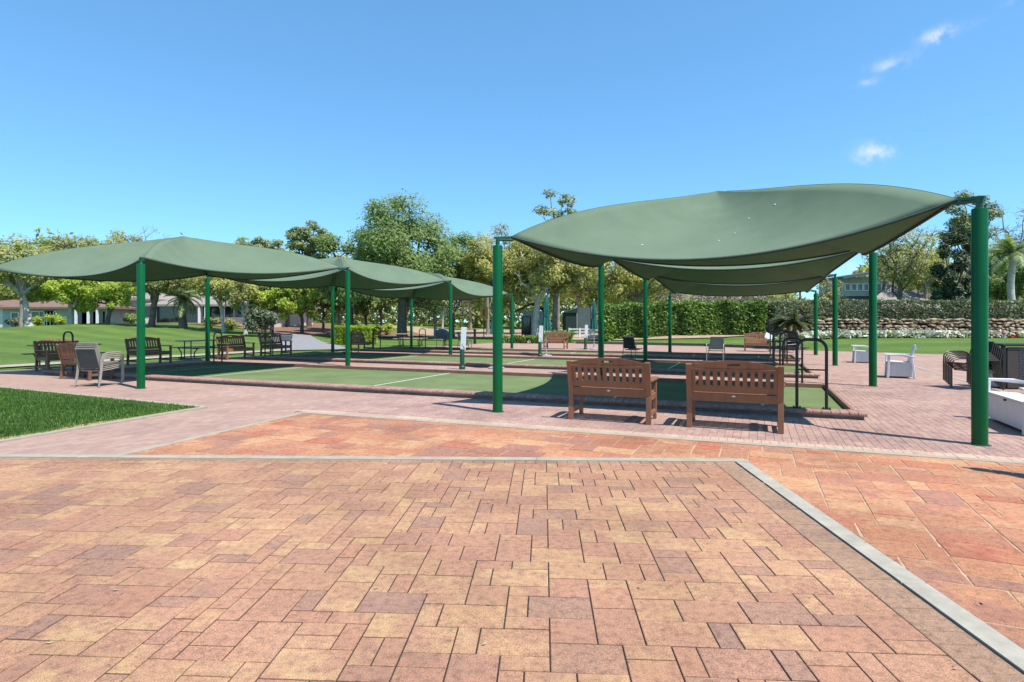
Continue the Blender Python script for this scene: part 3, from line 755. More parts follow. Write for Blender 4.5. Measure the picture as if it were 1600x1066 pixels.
def shade_structure(name, label, origin, rz, s, w, tops, nb, sag_f, apex_z, radius=.083, group=None, insets=(.42,.42,.42,.42)):
    """posts at local (0|-w, i*s); tops[i] = (z of right post, z of left post)"""
    root = thing(name, label, 'shade structure', origin, rz, group)
    for i in range(nb+1):
        for k, x in enumerate((0, -w)):
            zt = tops[i][k]; y = i*s
            r = radius*(1.0 if not 0 < i < nb else .98)
            b = MB(); b.lathe([(r, -.05), (r, zt-.012), (r-.006, zt), (.03, zt+.004)], 40, Matrix.Translation((x, y, 0)))
            po = b.build('post', M['post'], root, smooth=True)
            c = MB(); c.tube([(x,y,zt), (x,y,zt+.12)], .036, 14); c.build('post_neck', M['bracket'], po, smooth=True)
            c = MB(); c.lathe([(r+.03,.0),(r+.03,.006),(r+.005,.01)], 24, Matrix.Translation((x,y,0)));  c.build('base_ring', M['bracket'], po, smooth=True)
    for bay in range(nb):
        zs = [tops[bay][0], tops[bay+1][0], tops[bay+1][1], tops[bay][1]]
        posts = [Vector((0,bay*s,zs[0])), Vector((0,(bay+1)*s,zs[1])), Vector((-w,(bay+1)*s,zs[2])), Vector((-w,bay*s,zs[3]))]
        cen = Vector((-w/2, (bay+.5)*s, 0)); P = []
        for q, p in enumerate(posts):
            d = cen-p; d.z = 0; d.normalize(); up = .165 if (bay == 0 and q in (0,3)) or (bay == nb-1 and q in (1,2)) else .12
            P.append(p + d*.25 + Vector((0,0,up)))
        apex = Vector((-w/2, (bay+.5)*s, apex_z[bay]))
        mb, edges = canopy_mesh(P, apex, sag_f[bay], insets)
        cv = mb.build('canopy', [M['fabric'], M['fabric'], M['hem']], root)
        cv.data.shade_smooth()
        so = cv.modifiers.new('cloth', 'SOLIDIFY'); so.thickness = .008; so.offset = 0
        if bay == 0 and w == 6.489:
            for (ss, tt) in ((.72,.55),(.55,.32),(.63,.40),(.86,.55),(.3,.22)):
                vtx = Vector(mb.v[3*(ns_+1)*(nt_+1) + int(tt*nt_)*(ns_+1) + int(ss*ns_)]); q = random.uniform(.007,.017)
                l = MB(); l.lathe([(q*.7,.004),(q,.012),(q*.5,.022)], 6, Matrix.Translation(vtx) @ Matrix.Diagonal((1.4,1,1,1))); l.build('white_specks', M['white'], cv)  # small white flecks set on the cloth
        for e in edges:
            h = MB(); h.tube([p-Vector((0,0,.008)) for p in e], .021, 6); h.build('edge_hem', M['hem'], cv, smooth=True)
        for q in range(4):
            h = MB(); h.tube([Vector(mb.v[q*(ns_+1)*(nt_+1)+t*(ns_+1)])+Vector((0,0,.004)) for t in range(nt_-1)], .004, 5); h.build('hip_seam', M['hem'], cv, smooth=True)
        for q, p in enumerate(posts):
            pts = [P[q].lerp(apex, t)+Vector((0,0,(.175*6.75*t*(1-t)**2)-.06)) for t in [i/8 for i in range(9)]]
            d = cen-p; d.z = 0; d.normalize()
            f = MB(); f.tube([p+Vector((0,0,.1))-d*.03]+[pts[0].lerp(p+Vector((0,0,.12)), .3)]+pts, .026, 8)
            f.build('rafter', M['bracket'], root, smooth=True)
            g = MB(); g.bar(p+Vector((0,0,.13))-d*.06, P[q]-d*.02-Vector((0,0,.012)), .045, .035); g.build('corner_arm', M['bracket'], root, bevel=.004)
            t0 = MB(); t0.tube([p+d*.05+Vector((0,0,.02)), P[q]-Vector((0,0,.03))], .006, 6); t0.build('tension_cable', M['wire'], root)
    return root
shade_structure('shade_structure', 'nearer green cloth shade structure on eight green posts, over the right court ends', (OX, OY, 0), -TH, 6.917, 6.489,
    [(2.89,2.78),(3.12,3.2),(3.02,3.23),(2.80,2.83)], 3, [(.36,.38,.40,.52),(.30,.38,.40,.38),(.3,.25,.35,.36)], [4.13,4.24,4.1])
shade_structure('shade_structure', 'farther green cloth shade structure over the left court ends, beside the sloping lawn', (-8.401, 12.88, 0), -TH, 7.102, 6.753,
    [(2.82,2.82),(3.23,3.2),(3.26,3.22),(2.96,2.9)], 3, [(.26,.3,.3,.30),(.30,.3,.3,.30),(.35,.3,.3,.3)], [4.14,4.25,4.15], insets=(.42,.42,.10,.42))
shade_structure('shade_structure', 'single-bay green shade structure outside the right edge, casting the wedge of shadow', (5.92+6.2, 4.80, 0), 0.0, -6.4, 6.2,
    [(2.85,2.85),(2.85,2.85)], 1, [(.3,.3,.3,.3)], [4.0])
lt = MB()
for (a, b, r) in ((-2.1,1.9,.05),(-1.2,2.6,.025),(-2.9,1.55,.02),(-4.1,1.7,.022),(-4.5,2.2,.018),(-1.9,1.2,.02),(-3.6,1.1,.016),(-2.6,.95,.018)):
    pass
# ================================================================== BENCHES
def make_bench(label):
    t = thing('park_bench', label, 'bench', group='brown slatted plank benches round the courts')
    w = .62; m = M['wood']
    for sx in (-1, 1):
        x = sx*(w-.03)
        b = MB(); b.bar((x,-.30,0),(x,-.27,.44),.075,.05, up=(0,1,0)); b.bar((x,-.27,.43),(x,-.40,.915),.075,.05, up=(0,1,0)); b.build('rear_leg', m, t, bevel=.004)
        b = MB(); b.box((x,.27,.31),(.05,.075,.62)); b.build('front_leg', m, t, bevel=.004)
        b = MB(); b.prism([(x-.05*1,-.33),(x+.05,-.33),(x+.062,.12),(x+.055,.30),(x+.03,.345),(x-.03,.345),(x-.055,.30),(x-.062,.12)], .622, .65); b.build('armrest', m, t, bevel=.005)
        b = MB(); b.box((x,-.005,.13),(.04,.5,.06)); b.build('side_stretcher', m, t, bevel=.003)
        b = MB(); b.box((x,-.005,.375),(.04,.5,.09)); b.build('side_rail', m, t, bevel=.003)
    for i in range(5):
        b = MB(); b.box((0,-.19+.105*i,.437),(1.18,.094,.026)); b.build('seat_slat', m, t, bevel=.004)
    b = MB(); b.box((0,.285,.375),(1.14,.028,.10)); b.build('front_rail', m, t, bevel=.003)
    tilt = atan2(.13, .485)
    def bk(z): return -.27-(z-.43)/.485*.13
    # two wide boards low on the back
    b = MB(); b.box((0,bk(.47)+.0,.445),(1.145,.03,.12), rx=tilt*.6); b.build('lower_back_board', m, t, bevel=.004)
    b = MB(); b.box((0,bk(.56),.565),(1.145,.03,.085), rx=tilt); b.build('middle_back_board', m, t, bevel=.004)
    N = 12
    for i in range(N):
        x = -.53+1.06*i/(N-1); b = MB(); b.bar((x,bk(.60),.60),(x,bk(.835),.835),.058,.02, up=(0,1,0)); b.build('back_slat', m, t, bevel=.003)
    b = MB(); b.box((0,bk(.845)-.004,.845),(1.145,.045,.035), rx=tilt); b.build('back_rail', m, t, bevel=.004)
    # arched head board with a hand slot
    hb = MB(); n = 28; y0 = bk(.9)
    def top(x): return .885+.085*(1-(x/.585)**2)
    for i in range(n):
        xa, xb = -.585+1.17*i/n, -.585+1.17*(i+1)/n; xm = (xa+xb)/2
        parts = [(.855, None)] if abs(xm) > .085 else [(.855,.897),(.928,None)]
        for lo, hi in parts:
            za, zb = (hi or top(xa)), (hi or top(xb)); ya = lambda z: bk(z)
            vs = []
            for yy in (-.017,.017):
                vs += [(xa,bk(lo)+yy,lo),(xb,bk(lo)+yy,lo),(xb,bk(zb)+yy,zb),(xa,bk(za)+yy,za)]
            hb.add(vs, [(0,1,2,3),(7,6,5,4),(0,4,5,1),(3,2,6,7),(0,3,7,4),(1,5,6,2)])
    hb.build('head_board', m, t)
    pl = MB(); pl.lathe([(.0001,0),(1,0),(1,.004),(.9,.006)], 20, Matrix.Translation((0,bk(.475)-.018,.47)) @ Matrix.Rotation(pi/2+tilt*.6, 4, 'X') @ Matrix.Diagonal((.026,.013,1,1))); pl.build('oval_plaque', M['plaque'], t)
    return t
bench = make_bench('brown plank bench seen from behind, left one of the pair at the near court')
p = W(-4.55, .07); bench.location = p; bench.rotation_euler = (0,0,-TH)
def put_bench(a, b, rz, label): p = W(a, b); return copy_tree(bench, p, -TH+rz, label)
put_bench(-2.80, .10, .0, 'brown plank bench seen from behind, beside the nearest black handrail hoop')
put_bench(-18.85, .80, .0, 'brown plank bench seen from behind, next to the stack of taupe chairs')
put_bench(-22.45, 2.2, -pi/2, 'shaded dark bench facing the court, half hidden behind another by the taupe chairs')
put_bench(-22.45, 4.95, -pi/2, 'shaded dark bench partly hidden by the nearest left green post, by the lawn')
put_bench(-22.0, 8.25, -pi/2-.1, 'brown bench with one sunlit end and arm, beside a handrail hoop on the left')
put_bench(-22.25, 10.6, -pi/2, 'shaded bench in front of the box grill on the left side')
put_bench(-21.55, 15.7, -pi/2, 'shaded brown bench in front of the clipped box hedge')
put_bench(-12.85, 21.65, pi, 'sunlit brown bench facing the camera across the far end, between two white-topped bollards')
put_bench(-2.45, 23.1, pi, 'sunlit brown bench with a pale cloth on one end, before the right lawn')
# ================================================================== HANDRAIL HOOPS
def make_hoop(label):
    t = thing('handrail_hoop', label, 'handrail', group='black handrail hoops on the court kerbs')
    w, h, r = .21, 1.10, .15
    pts = [(-w,0,0),(-w,0,h-r)] + [(-w+r-r*cos(q), 0, h-r+r*sin(q)) for q in [pi/2*i/6 for i in range(1,7)]] + [(w-r+r*sin(q), 0, h-r+r*cos(q)) for q in [pi/2*i/6 for i in range(0,7)]] + [(w,0,0)]
    b = MB(); b.tube(pts, .024, 12); b.build('hoop_tube', M['darkmetal'], t, smooth=True)
    b = MB(); b.tube([(-w,0,.62),(w,0,.62)], .012, 8); b.build('cross_bar', M['darkmetal'], t, smooth=True)
    for s in (-1,1):
        f = MB(); f.box((s*w,0,.006),(.12,.09,.012)); fo = f.build('foot_plate', M['darkmetal'], t, bevel=.003)
        for x in (-.045,.045):
            g = MB(); g.lathe([(.012,.012),(.012,.03),(.006,.034)], 6, Matrix.Translation((s*w+x,0,0))); g.build('bolt', M['darkmetal'], fo)
    return t
hoop = make_hoop('nearest black handrail hoop, bolted to the near court kerb at right')
hoop.location = W(-1.70, 1.58, .119); hoop.rotation_euler = (0,0,-TH)
spots = [(-1.70, 6.72, 0, 'second black handrail hoop from the camera on the right, behind the near court'), (-1.70, 8.6, .119, 'third black handrail hoop from the camera on the right, at the middle court kerb'),
 (-1.70, 13.95, 0, 'fourth black handrail hoop from the camera on the right, behind the middle court'), (-1.70, 15.6, .119, 'fifth black handrail hoop from the camera on the right, at the far court kerb'), (-1.70, 19.95, 0, 'farthest black handrail hoop in the right row, near the potted cycad'),
 (-20.42, 1.2, .119, 'nearest left black handrail hoop, rising over the two benches by the chair stack'), (-21.2, 6.72, 0, 'black handrail hoop touching the green post on the left, beside the sunlit-end bench'), (-20.6, 8.6, .119, 'black handrail hoop in front of the bench by the box grill'),
 (-20.6, 13.95, 0, 'black handrail hoop half behind the second left green post, before the box hedge'), (-20.5, 15.6, .119, 'black handrail hoop right of the box hedge on the left'), (-20.5, 19.95, 0, 'farthest left black handrail hoop, by the pale picnic table')]
for a, b, z, lb in spots: copy_tree(hoop, W(a,b,z), -TH, lb)
# ================================================================== CHAIRS
def make_chair(label, fm, sm_, group=None, roll=False):
    t = thing('sling_chair', label, 'chair', group=group)
    w = .29
    for s in (-1,1):
        x = s*w
        pts = [(x*.93,-.26,.43),(x*1.0,-.30,.62),(x*1.06,-.20,.655),(x*1.08,.10,.66),(x*1.08,.22,.64),(x*1.07,.29,.57),(x*1.04,.31,.42),(x*1.03,.31,0)]
        b = MB(); b.tube(pts, [.014]*2+[.017]*3+[.015]*3, 8); b.build('arm_tube', fm, t, smooth=True)
        b = MB(); b.tube([(x*1.0,-.29,.60),(x*1.02,-.30,.40),(x*1.03,-.36,0)], .015, 8); b.build('rear_leg', fm, t, smooth=True)
        b = MB(); b.tube([(x*.9,.29,.42),(x*.88,.0,.385),(x*.86,-.2,.375),(x*.86,-.265,.43),(x*.86,-.35,.70),(x*.84,-.40,.89)], .013, 8); b.build('seat_rail', fm, t, smooth=True)
    for y, z in ((-.405,.885),(.285,.415),(-.23,.37)):
        b = MB(); b.tube([(-w*.86,y,z),(w*.86,y,z)], .013, 8); b.build('cross_rail', fm, t, smooth=True)
    def sheet(name, prof):
        q = MB(); vs = []; n = len(prof)
        for off in (.004,-.004):
            for (y, z) in prof:
                for x in (-w*.84, -w*.4, 0, w*.4, w*.84): vs.append((x, y+off, z+off - .012*(1-(x/w)**2)))
        fs = []
        for o in (0, 1):
            for i in range(n-1):
                for k in range(4):
                    f = (o*n*5+i*5+k, o*n*5+i*5+k+1, o*n*5+(i+1)*5+k+1, o*n*5+(i+1)*5+k); fs.append(f if o == 0 else f[::-1])
        q.add(vs, fs); q.build(name, sm_, t, smooth=True)
    sheet('back_sling', [(-.27,.44),(-.31,.56),(-.35,.68),(-.38,.80),(-.40,.88)])
    sheet('seat_sling', [(.285,.42),(.10,.40),(-.10,.385),(-.22,.385)])
    if roll:
        q = MB(); q.tube([(-w*.8,-.385,.87),(w*.8,-.385,.87)], [.05,.05], 12); q.build('head_roll', sm_, t, smooth=True)
    return t
grp = 'taupe chairs stacked beside the left bench'
ch = make_chair('bottom taupe sling chair of the stack near the nearest left green post', M['frame_beige'], M['sling_grey'], grp)
cb = W(-16.75, -.15); crz = -TH + .30
fw = Vector((-sin(crz), cos(crz), 0))
ch.location = cb; ch.rotation_euler = (0,0,crz)
for i, lb in enumerate(('second taupe sling chair from the ground in the left stack', 'third taupe sling chair from the ground in the left stack', 'topmost taupe sling chair of the left stack')):
    copy_tree(ch, cb+fw*.018*(i+1)+Vector((0,0,.042*(i+1))), crz, lb)
grp = 'bronze chairs stacked behind the nearest right green post'
ch2 = make_chair('lowest bronze-framed chair of the stack behind the nearest right post', M['frame_bronze'], M['sling_black'], grp)
for o in ch2.children:
    if o.name.startswith('seat_sling') : o.data.materials[0] = M['frame_beige']
cb = Vector((10.44, 12.80, 0)); crz = radians(97)
fw = Vector((-sin(crz), cos(crz), 0)); ch2.location = cb; ch2.rotation_euler = (0,0,crz)
for i, lb in enumerate(('second bronze chair from the ground in the right stack', 'third bronze chair from the ground in the right stack', 'fourth bronze chair from the ground in the right stack', 'fifth bronze chair from the ground in the right stack', 'topmost bronze chair of the right stack, its arm farthest left')):
    copy_tree(ch2, cb+fw*.032*(i+1)+Vector((0,.012*(i+1),.034*(i+1))), crz, lb)
ch3 = make_chair('black sling armchair with its back to the camera, seen over the left front bench', M['frame_bronze'], M['sling_black'], roll=True)
ch3.location = W(-7.1, 14.6); ch3.rotation_euler = (0,0,-TH-.35)
ch4 = make_chair('tan sling armchair with head roll, facing the camera on the middle deck', M['frame_tan'], M['sling_tan'], roll=True)
ch4.location = W(-3.95, 14.75); ch4.rotation_euler = (0,0,-TH+pi-.05)
copy_tree(ch4, (-2.75, 33.2, 0), -1.2, 'tan sling armchair far away, just behind the nearest white-topped bollard')
copy_tree(ch4, W(-.9, 22.6), -1.9, 'low tan armchair beside the dark patio table, seen through the handrail hoops')
# ---- white resin storage chairs
def make_resin(label, cat, width, grp=None):
    t = thing('storage_seat', label, cat, group=grp); m = M['resin']; h = width/2
    b = MB(); b.prism([(-h+.06,-.27),(h-.06,-.27),(h-.06,.25),(-h+.06,.25)], .04, .40); b.build('storage_box', m, t, bevel=.012)
    n = 16
    for s in (-1,1):
        for i in range(n):
            b = MB(); b.box((s*(h-.058), -.24+.47*i/(n-1), .22), (.008,.016,.30)); b.build('side_rib', m, t)
        b = MB(); x = s*(h-.03)
        b.bar((x,.27,0),(x,.24,.60),.11,.055, up=(0,1,0)); b.build('side_leg', m, t, bevel=.01); b = MB(); b.bar((x,-.33,0),(x,-.26,.56),.10,.055, up=(0,1,0)); b.build('side_leg', m, t, bevel=.01)
        b = MB(); x = s*(h-.02); vs = [(x-.06,.33),(x+.06,.33),(x+.055,-.1),(x+.03,-.36),(x-.035,-.36),(x-.055,-.1)]
        k = len(vs); zz = [.60,.60,.605,.545,.545,.605]
        b.add([(p[0],p[1],z) for p,z in zip(vs,zz)]+[(p[0],p[1],z+.032) for p,z in zip(vs,zz)], [tuple(range(k)), tuple(range(2*k-1,k-1,-1))]+[(i,k+i,k+(i+1)%k,(i+1)%k) for i in range(k)]); b.build('armrest', m, t, bevel=.008)
    b = MB(); b.box((0,0,.415),(width-.10,.56,.03), rx=radians(2)); b.build('seat_lid', m, t, bevel=.01)
    b = MB(); b.box((0,.262,.385),(.05,.02,.03)); b.build('lid_latch', M['darkmetal'], t, bevel=.004)
    nb = max(7, int(width/.085)); bw = (width-.12)/nb
    for i in range(nb):
        x = -(width-.12)/2+bw*(i+.5); top = .90-.06*(abs(x)/h)**2 if width < 1 else .88-.04*(abs(x)/h)**4
        b = MB(); b.bar((x,-.22,.40),(x*1.02,-.36,top),bw-.008,.025, up=(0,1,0)); b.build('back_stave', m, t, bevel=.004)
    b = MB(); b.bar((-h+.06,-.355,.80),(h-.06,-.355,.80),.03,.05); b.build('back_rail', m, t, bevel=.005)
    return t
rs = make_resin('white resin storage armchair behind the second right post, the nearer of two', 'armchair', .66, 'white storage armchairs on the right deck')
rs.location = W(1.05, 9.72); rs.rotation_euler = (0,0,-TH+pi/2-.1)
copy_tree(rs, W(1.12, 15.95), -TH+pi/2-.05, 'farther white resin storage armchair, half hidden behind the second right post')
rb = make_resin('white resin storage bench cut by the right edge, beside the nearest right post', 'storage bench', 1.5)
rb.location = W(1.02, 1.62); rb.rotation_euler = (0,0,-TH+pi/2)
# ---- wicker cabinet
t = thing('wicker_cabinet', 'dark brown woven cabinet with a smooth top, cut by the right picture edge', 'cabinet', (11.72, 12.95, 0), -.12)
for sx in (-1,1):
    for sy in (-1,1): b = MB(); b.box((sx*.68,sy*.28,.48),(.07,.07,.96)); b.build('corner_post', M['darkmetal'], t, bevel=.01)
b = MB(); b.box((0,0,.985),(1.46,.68,.05)); b.build('cabinet_top', M['darkmetal'], t, bevel=.012)
b = MB(); b.box((-.50,-.29,.48),(.22,.03,.92)); b.build('plain_panel', M['wicker'], t, bevel=.004)
b = MB()
for i in range(27):
    z = .05+.034*i; pts = [(-.38+.0285*k, -.29+(.012 if (k+i)%2 else -.012), z) for k in range(37)]
    b.tube(pts, .0085, 4, cap=False)
for k in range(37): b.box((-.38+.0285*k,-.29,.48),(.006,.006,.92))
tag(b.build('woven_panel', M['wicker'], t), kind='stuff')
b = MB(); b.box((0,.02,.47),(1.30,.46,.86)); b.build('bright_backing', M['white'], t)  # white backing stands in for light showing through the weave holes
# ---- score posts
def make_score(label):
    t = thing('score_post', label, 'scoreboard', group='white-topped score posts on the centre line')
    b = MB(); b.lathe([(.10,0),(.10,.07),(.085,.10),(.075,.11),(.072,.62),(.06,.64)], 20); b.build('green_sleeve', M['postgreen'], t, smooth=True)
    b = MB(); b.prism([(-.085,-.02),(.085,-.02),(.085,.02),(-.085,.02)], .62, 1.34, Matrix.Rotation(radians(2.5), 4, 'Y')); b.build('white_board', M['white'], t, bevel=.006)
    b = MB()
    for x, z, w, h in ((.02,.72,.05,.03),(.045,.68,.06,.02),(-.02,.78,.03,.04),(.03,.665,.03,.02)): b.box((x+.03,-.0225,z),(w,.002,h), ry=radians(20))
    b.build('faded_mark', M['smudge'], t)
    return t
sp_ = make_score('nearest white-topped green score post, on the first deck between the courts'); sp_.location = W(-11.12, 7.38); sp_.rotation_euler = (0,0,-TH*.4)
copy_tree(sp_, W(-11.2,14.7), -TH*.4, 'second white-topped score post, directly left of the far sunlit bench')
copy_tree(sp_, W(-11.15,21.75), -TH*.4, 'farthest white-topped score post, left of the folded umbrella by the hedge')
# ---- folded umbrellas
def make_umbrella(label):
    t = thing('folded_umbrella', label, 'umbrella', group='folded teal umbrellas on the decks')
    b = MB(); b.lathe([(.27,0),(.27,.03),(.22,.055),(.06,.07),(.035,.09),(.033,.35)], 24); b.build('base', M['pole'], t, smooth=True)
    b = MB(); b.tube([(0,0,.06),(0,0,2.66)], .021, 10); b.build('pole', M['pole'], t, smooth=True)
    def fold(a, z): return 1+.28*cos(8*a+z*1.3)*(1.1-.25*z)+.08*sin(3*a+2*z)
    b = MB(); b.lathe([(.02,2.70),(.05,2.64),(.085,2.4),(.115,2.1),(.125,1.86),(.10,1.78),(.125,1.68),(.16,1.4),(.19,1.2),(.20,1.12),(.12,1.13)], 48, None, 0, fold); b.build('folded_canopy', M['teal'], t, smooth=True)
    b = MB(); b.lathe([(.108,1.75),(.128,1.755),(.128,1.81),(.108,1.815)], 24); b.build('tie_strap', M['teal'], t, smooth=True)
    b = MB(); b.lathe([(.02,2.69),(.025,2.72),(.02,2.76),(.005,2.78)], 10); b.build('finial', M['white'], t, smooth=True)
    return t
um = make_umbrella('folded teal umbrella on a round base, mostly behind the near centre green post'); um.location = W(-10.24, 8.08)
copy_tree(um, W(-11.02, 15.0), .4, 'folded teal umbrella in the middle, above the far sunlit bench')
copy_tree(um, W(-10.72, 21.95), 1.1, 'folded teal umbrella left of the second tall green post, before the leafy hedge')
# ---- picnic tables
def make_picnic(label, mt, group=None):
    t = thing('picnic_table', label, 'picnic table', group=group); L = .92
    b = MB(); b.box((0,0,.735),(.74,2*L,.035)); b.build('table_top', mt, t, bevel=.008)
    for s in (-1,1):
        b = MB(); b.box((s*.66,0,.45),(.27,2*L,.035)); b.build('bench_plank', mt, t, bevel=.008)
    for y in (-.62,.62):
        b = MB()
        for s in (-1,1): b.tube([(s*.72,y,.435),(s*.60,y,.40),(s*.46,y,.27),(s*.43,y,.12),(s*.47,y,.03),(s*.60,y,.02)][::-1], .022, 8)
        b.tube([(-.72,y,.43),(.72,y,.43)], .02, 8); b.build('curved_leg', M['greentable'], t, smooth=True)
        b = MB(); b.tube([(-.22,y,.02),(-.22,y,.72)], .022, 8); b.tube([(.22,y,.02),(.22,y,.72)], .022, 8); b.tube([(-.60,y,.02),(.60,y,.02)], .022, 8); b.build('upright', M['greentable'], t, smooth=True)
    return t
pt = make_picnic('dark green steel picnic table at far left, behind the benches', M['greentable'], 'dark steel picnic tables on the lawn edge'); pt.location = (-15.0, 19.1, terr(-15,19.1)); pt.rotation_euler = (0,0,-TH-.12)
copy_tree(pt, (-12.9, 23.7, .0), -TH-.1, 'dark green steel picnic table left of the second-row left post')
copy_tree(pt, (-3.6, 36.6, 0), 1.2, 'dark steel picnic table far away beside the grey cloth heap')
pt2 = make_picnic('far picnic table with pale planks on dark legs, under the big oak', M['woodtable']); pt2.location = (-6.5, 36.5, 0); pt2.rotation_euler = (0,0,1.45)
# ---- grey cloth heap on a dark chair
bc = copy_tree(ch3, (-4.1, 34.2, 0), 2.4, 'dark sling chair under the grey cloth, behind the third left post')
b = MB(); R = random.Random(4)
def lump(a, z): return 1+.10*sin(3*a+5*z)+.06*cos(5*a-3*z)
b.lathe([(.30,.50),(.36,.62),(.38,.78),(.33,.94),(.22,1.06),(.08,1.11),(.01,1.115)], 24, Matrix.Translation((-4.12,34.0,0)) @ Matrix.Diagonal((1.25,1,1,1)), 0, lump)
tag(b.build('cloth_heap', M['cloth_grey'], None, smooth=True), 'bunched grey cloth draped over a dark chair, behind the third left green post', 'cloth')
# pale cloth on the far right bench
b = MB(); pB = W(-1.98, 22.98); b.prism([(-.20,-.03),(.20,-.03),(.16,.03),(-.16,.03)], .0, .34, Matrix.Translation((pB.x,pB.y,.62)) @ Matrix.Rotation(.5,4,'Y') @ Matrix.Rotation(-.35,4,'X'))
tag(b.build('folded_cloth', M['cloth_pale'], None, bevel=.02), 'pale blue folded cloth propped on the end of the far right bench', 'cloth')
# dark low patio table
t = thing('patio_table', 'low dark round patio table behind the handrail hoops, before the cycad', 'table', (14.1, 29.5, 0))
b = MB(); b.lathe([(.55,.50),(.56,.515),(.55,.53)], 28); b.build('table_top', M['darkmetal'], t, smooth=True)
for i in range(4):
    a = pi/4+i*pi/2; b = MB(); b.tube([(.42*cos(a),.42*sin(a),.5),(.46*cos(a),.46*sin(a),0)], .02, 8); b.build('leg', M['darkmetal'], t, smooth=True)
# box grill on a post
t = thing('park_grill', 'grey box grill on a single post behind a shaded bench, by the asphalt path', 'grill', (-11.1, 27.9, 0), .3)
b = MB(); b.tube([(0,0,0),(0,0,.58)], .04, 10); b.build('post', M['darkmetal'], t, smooth=True)
b = MB(); b.add([(-.24,-.2,.58),(.24,-.2,.58),(.24,.2,.58),(-.24,.2,.58),(-.32,-.24,.86),(.32,-.24,.86),(.32,.24,.86),(-.32,.24,.86)], [(3,2,1,0),(0,1,5,4),(1,2,6,5),(2,3,7,6),(3,0,4,7),(4,5,6,7)]); b.build('fire_box', M['cloth_grey'], t, bevel=.01)
b = MB(); b.box((0,.02,.90),(.6,.44,.05)); b.build('lid', M['darkmetal'], t, bevel=.015)
# small far things
for (x, y, lb) in ((-2.55, 39.0, 'short black bollard on the far path, left of the folded umbrella'), (-5.2, 44, 'short black bollard at the far lawn edge, right of the big oak trunk')):
    t = thing('bollard', lb, 'bollard', (x,y,0), group='black bollards on the far path')
    b = MB(); b.lathe([(.09,0),(.085,.9),(.10,.92),(.10,1.0),(.05,1.06)], 12); b.build('bollard_post', M['darkmetal'], t, smooth=True)
t = thing('notice_sign', 'orange square sign on a thin post far behind the centre', 'sign', (-2.6, 52.5, 0))
b = MB(); b.box((0,0,1.1),(.08,.08,2.2)); b.build('sign_post', M['darkbark'], t)
b = MB(); b.box((0,-.05,2.35),(.75,.04,1.1)); sb = b.build('sign_board', M['sign_orange'], t, bevel=.01)
b = MB(); b.box((0,-.075,2.38),(.16,.012,.6)); b.build('sign_mark', M['darkbark'], sb)
# closed gate-like rail fence by the tent
t = thing('rail_fence', 'short white rail fence in front of the dark green tent', 'fence', (5.0, 43.6, .12), -.1)
for i in range(4): b = MB(); b.box((-.2+.8*i-.4,0,.45),(.13,.13,.95)); b.build('fence_post', M['white'], t, bevel=.01)
for z in (.32,.62,.84): b = MB(); b.box((.6,-.01,z),(2.4,.04,.09)); b.build('fence_rail', M['white'], t)
# ================================================================== VEGETATION
def leaf_cloud(centers, radii, n, size, seed, flat=1.0, droop=0., aspect=.5, mid=None):
    rg = np.random.default_rng(seed); C = np.asarray(centers, float); Rr = np.asarray(radii, float)
    w = Rr**2; idx = rg.choice(len(C), n, p=w/w.sum())
    d = rg.normal(size=(n,3)); d /= np.linalg.norm(d, axis=1)[:,None]
    r = Rr[idx]*np.cbrt(rg.random(n))*(.75+.5*rg.random(n))
    P = C[idx] + d*r[:,None]*np.array([1,1,flat])
    # leaves hold their faces up and outward, with plenty of scatter
    m = C.mean(0) if mid is None else np.array(mid)
    o = P-m; o /= np.maximum(1e-6, np.linalg.norm(o, axis=1))[:,None]
    nn = o*.5 + d*.45 + np.array([.12,-.3,.7]) + rg.normal(size=(n,3))*.48
    nn /= np.linalg.norm(nn, axis=1)[:,None]
    a = np.cross(nn, rg.normal(size=(n,3))); a /= np.linalg.norm(a, axis=1)[:,None]
    b = np.cross(nn, a)
    s = size*(.6+.8*rg.random(n)); a *= s[:,None]; b *= (s*aspect)[:,None]
    V = np.stack([P-a, P+b, P+a, P-b], 1).reshape(-1,3)
    return V, np.arange(4*n).reshape(-1,4)
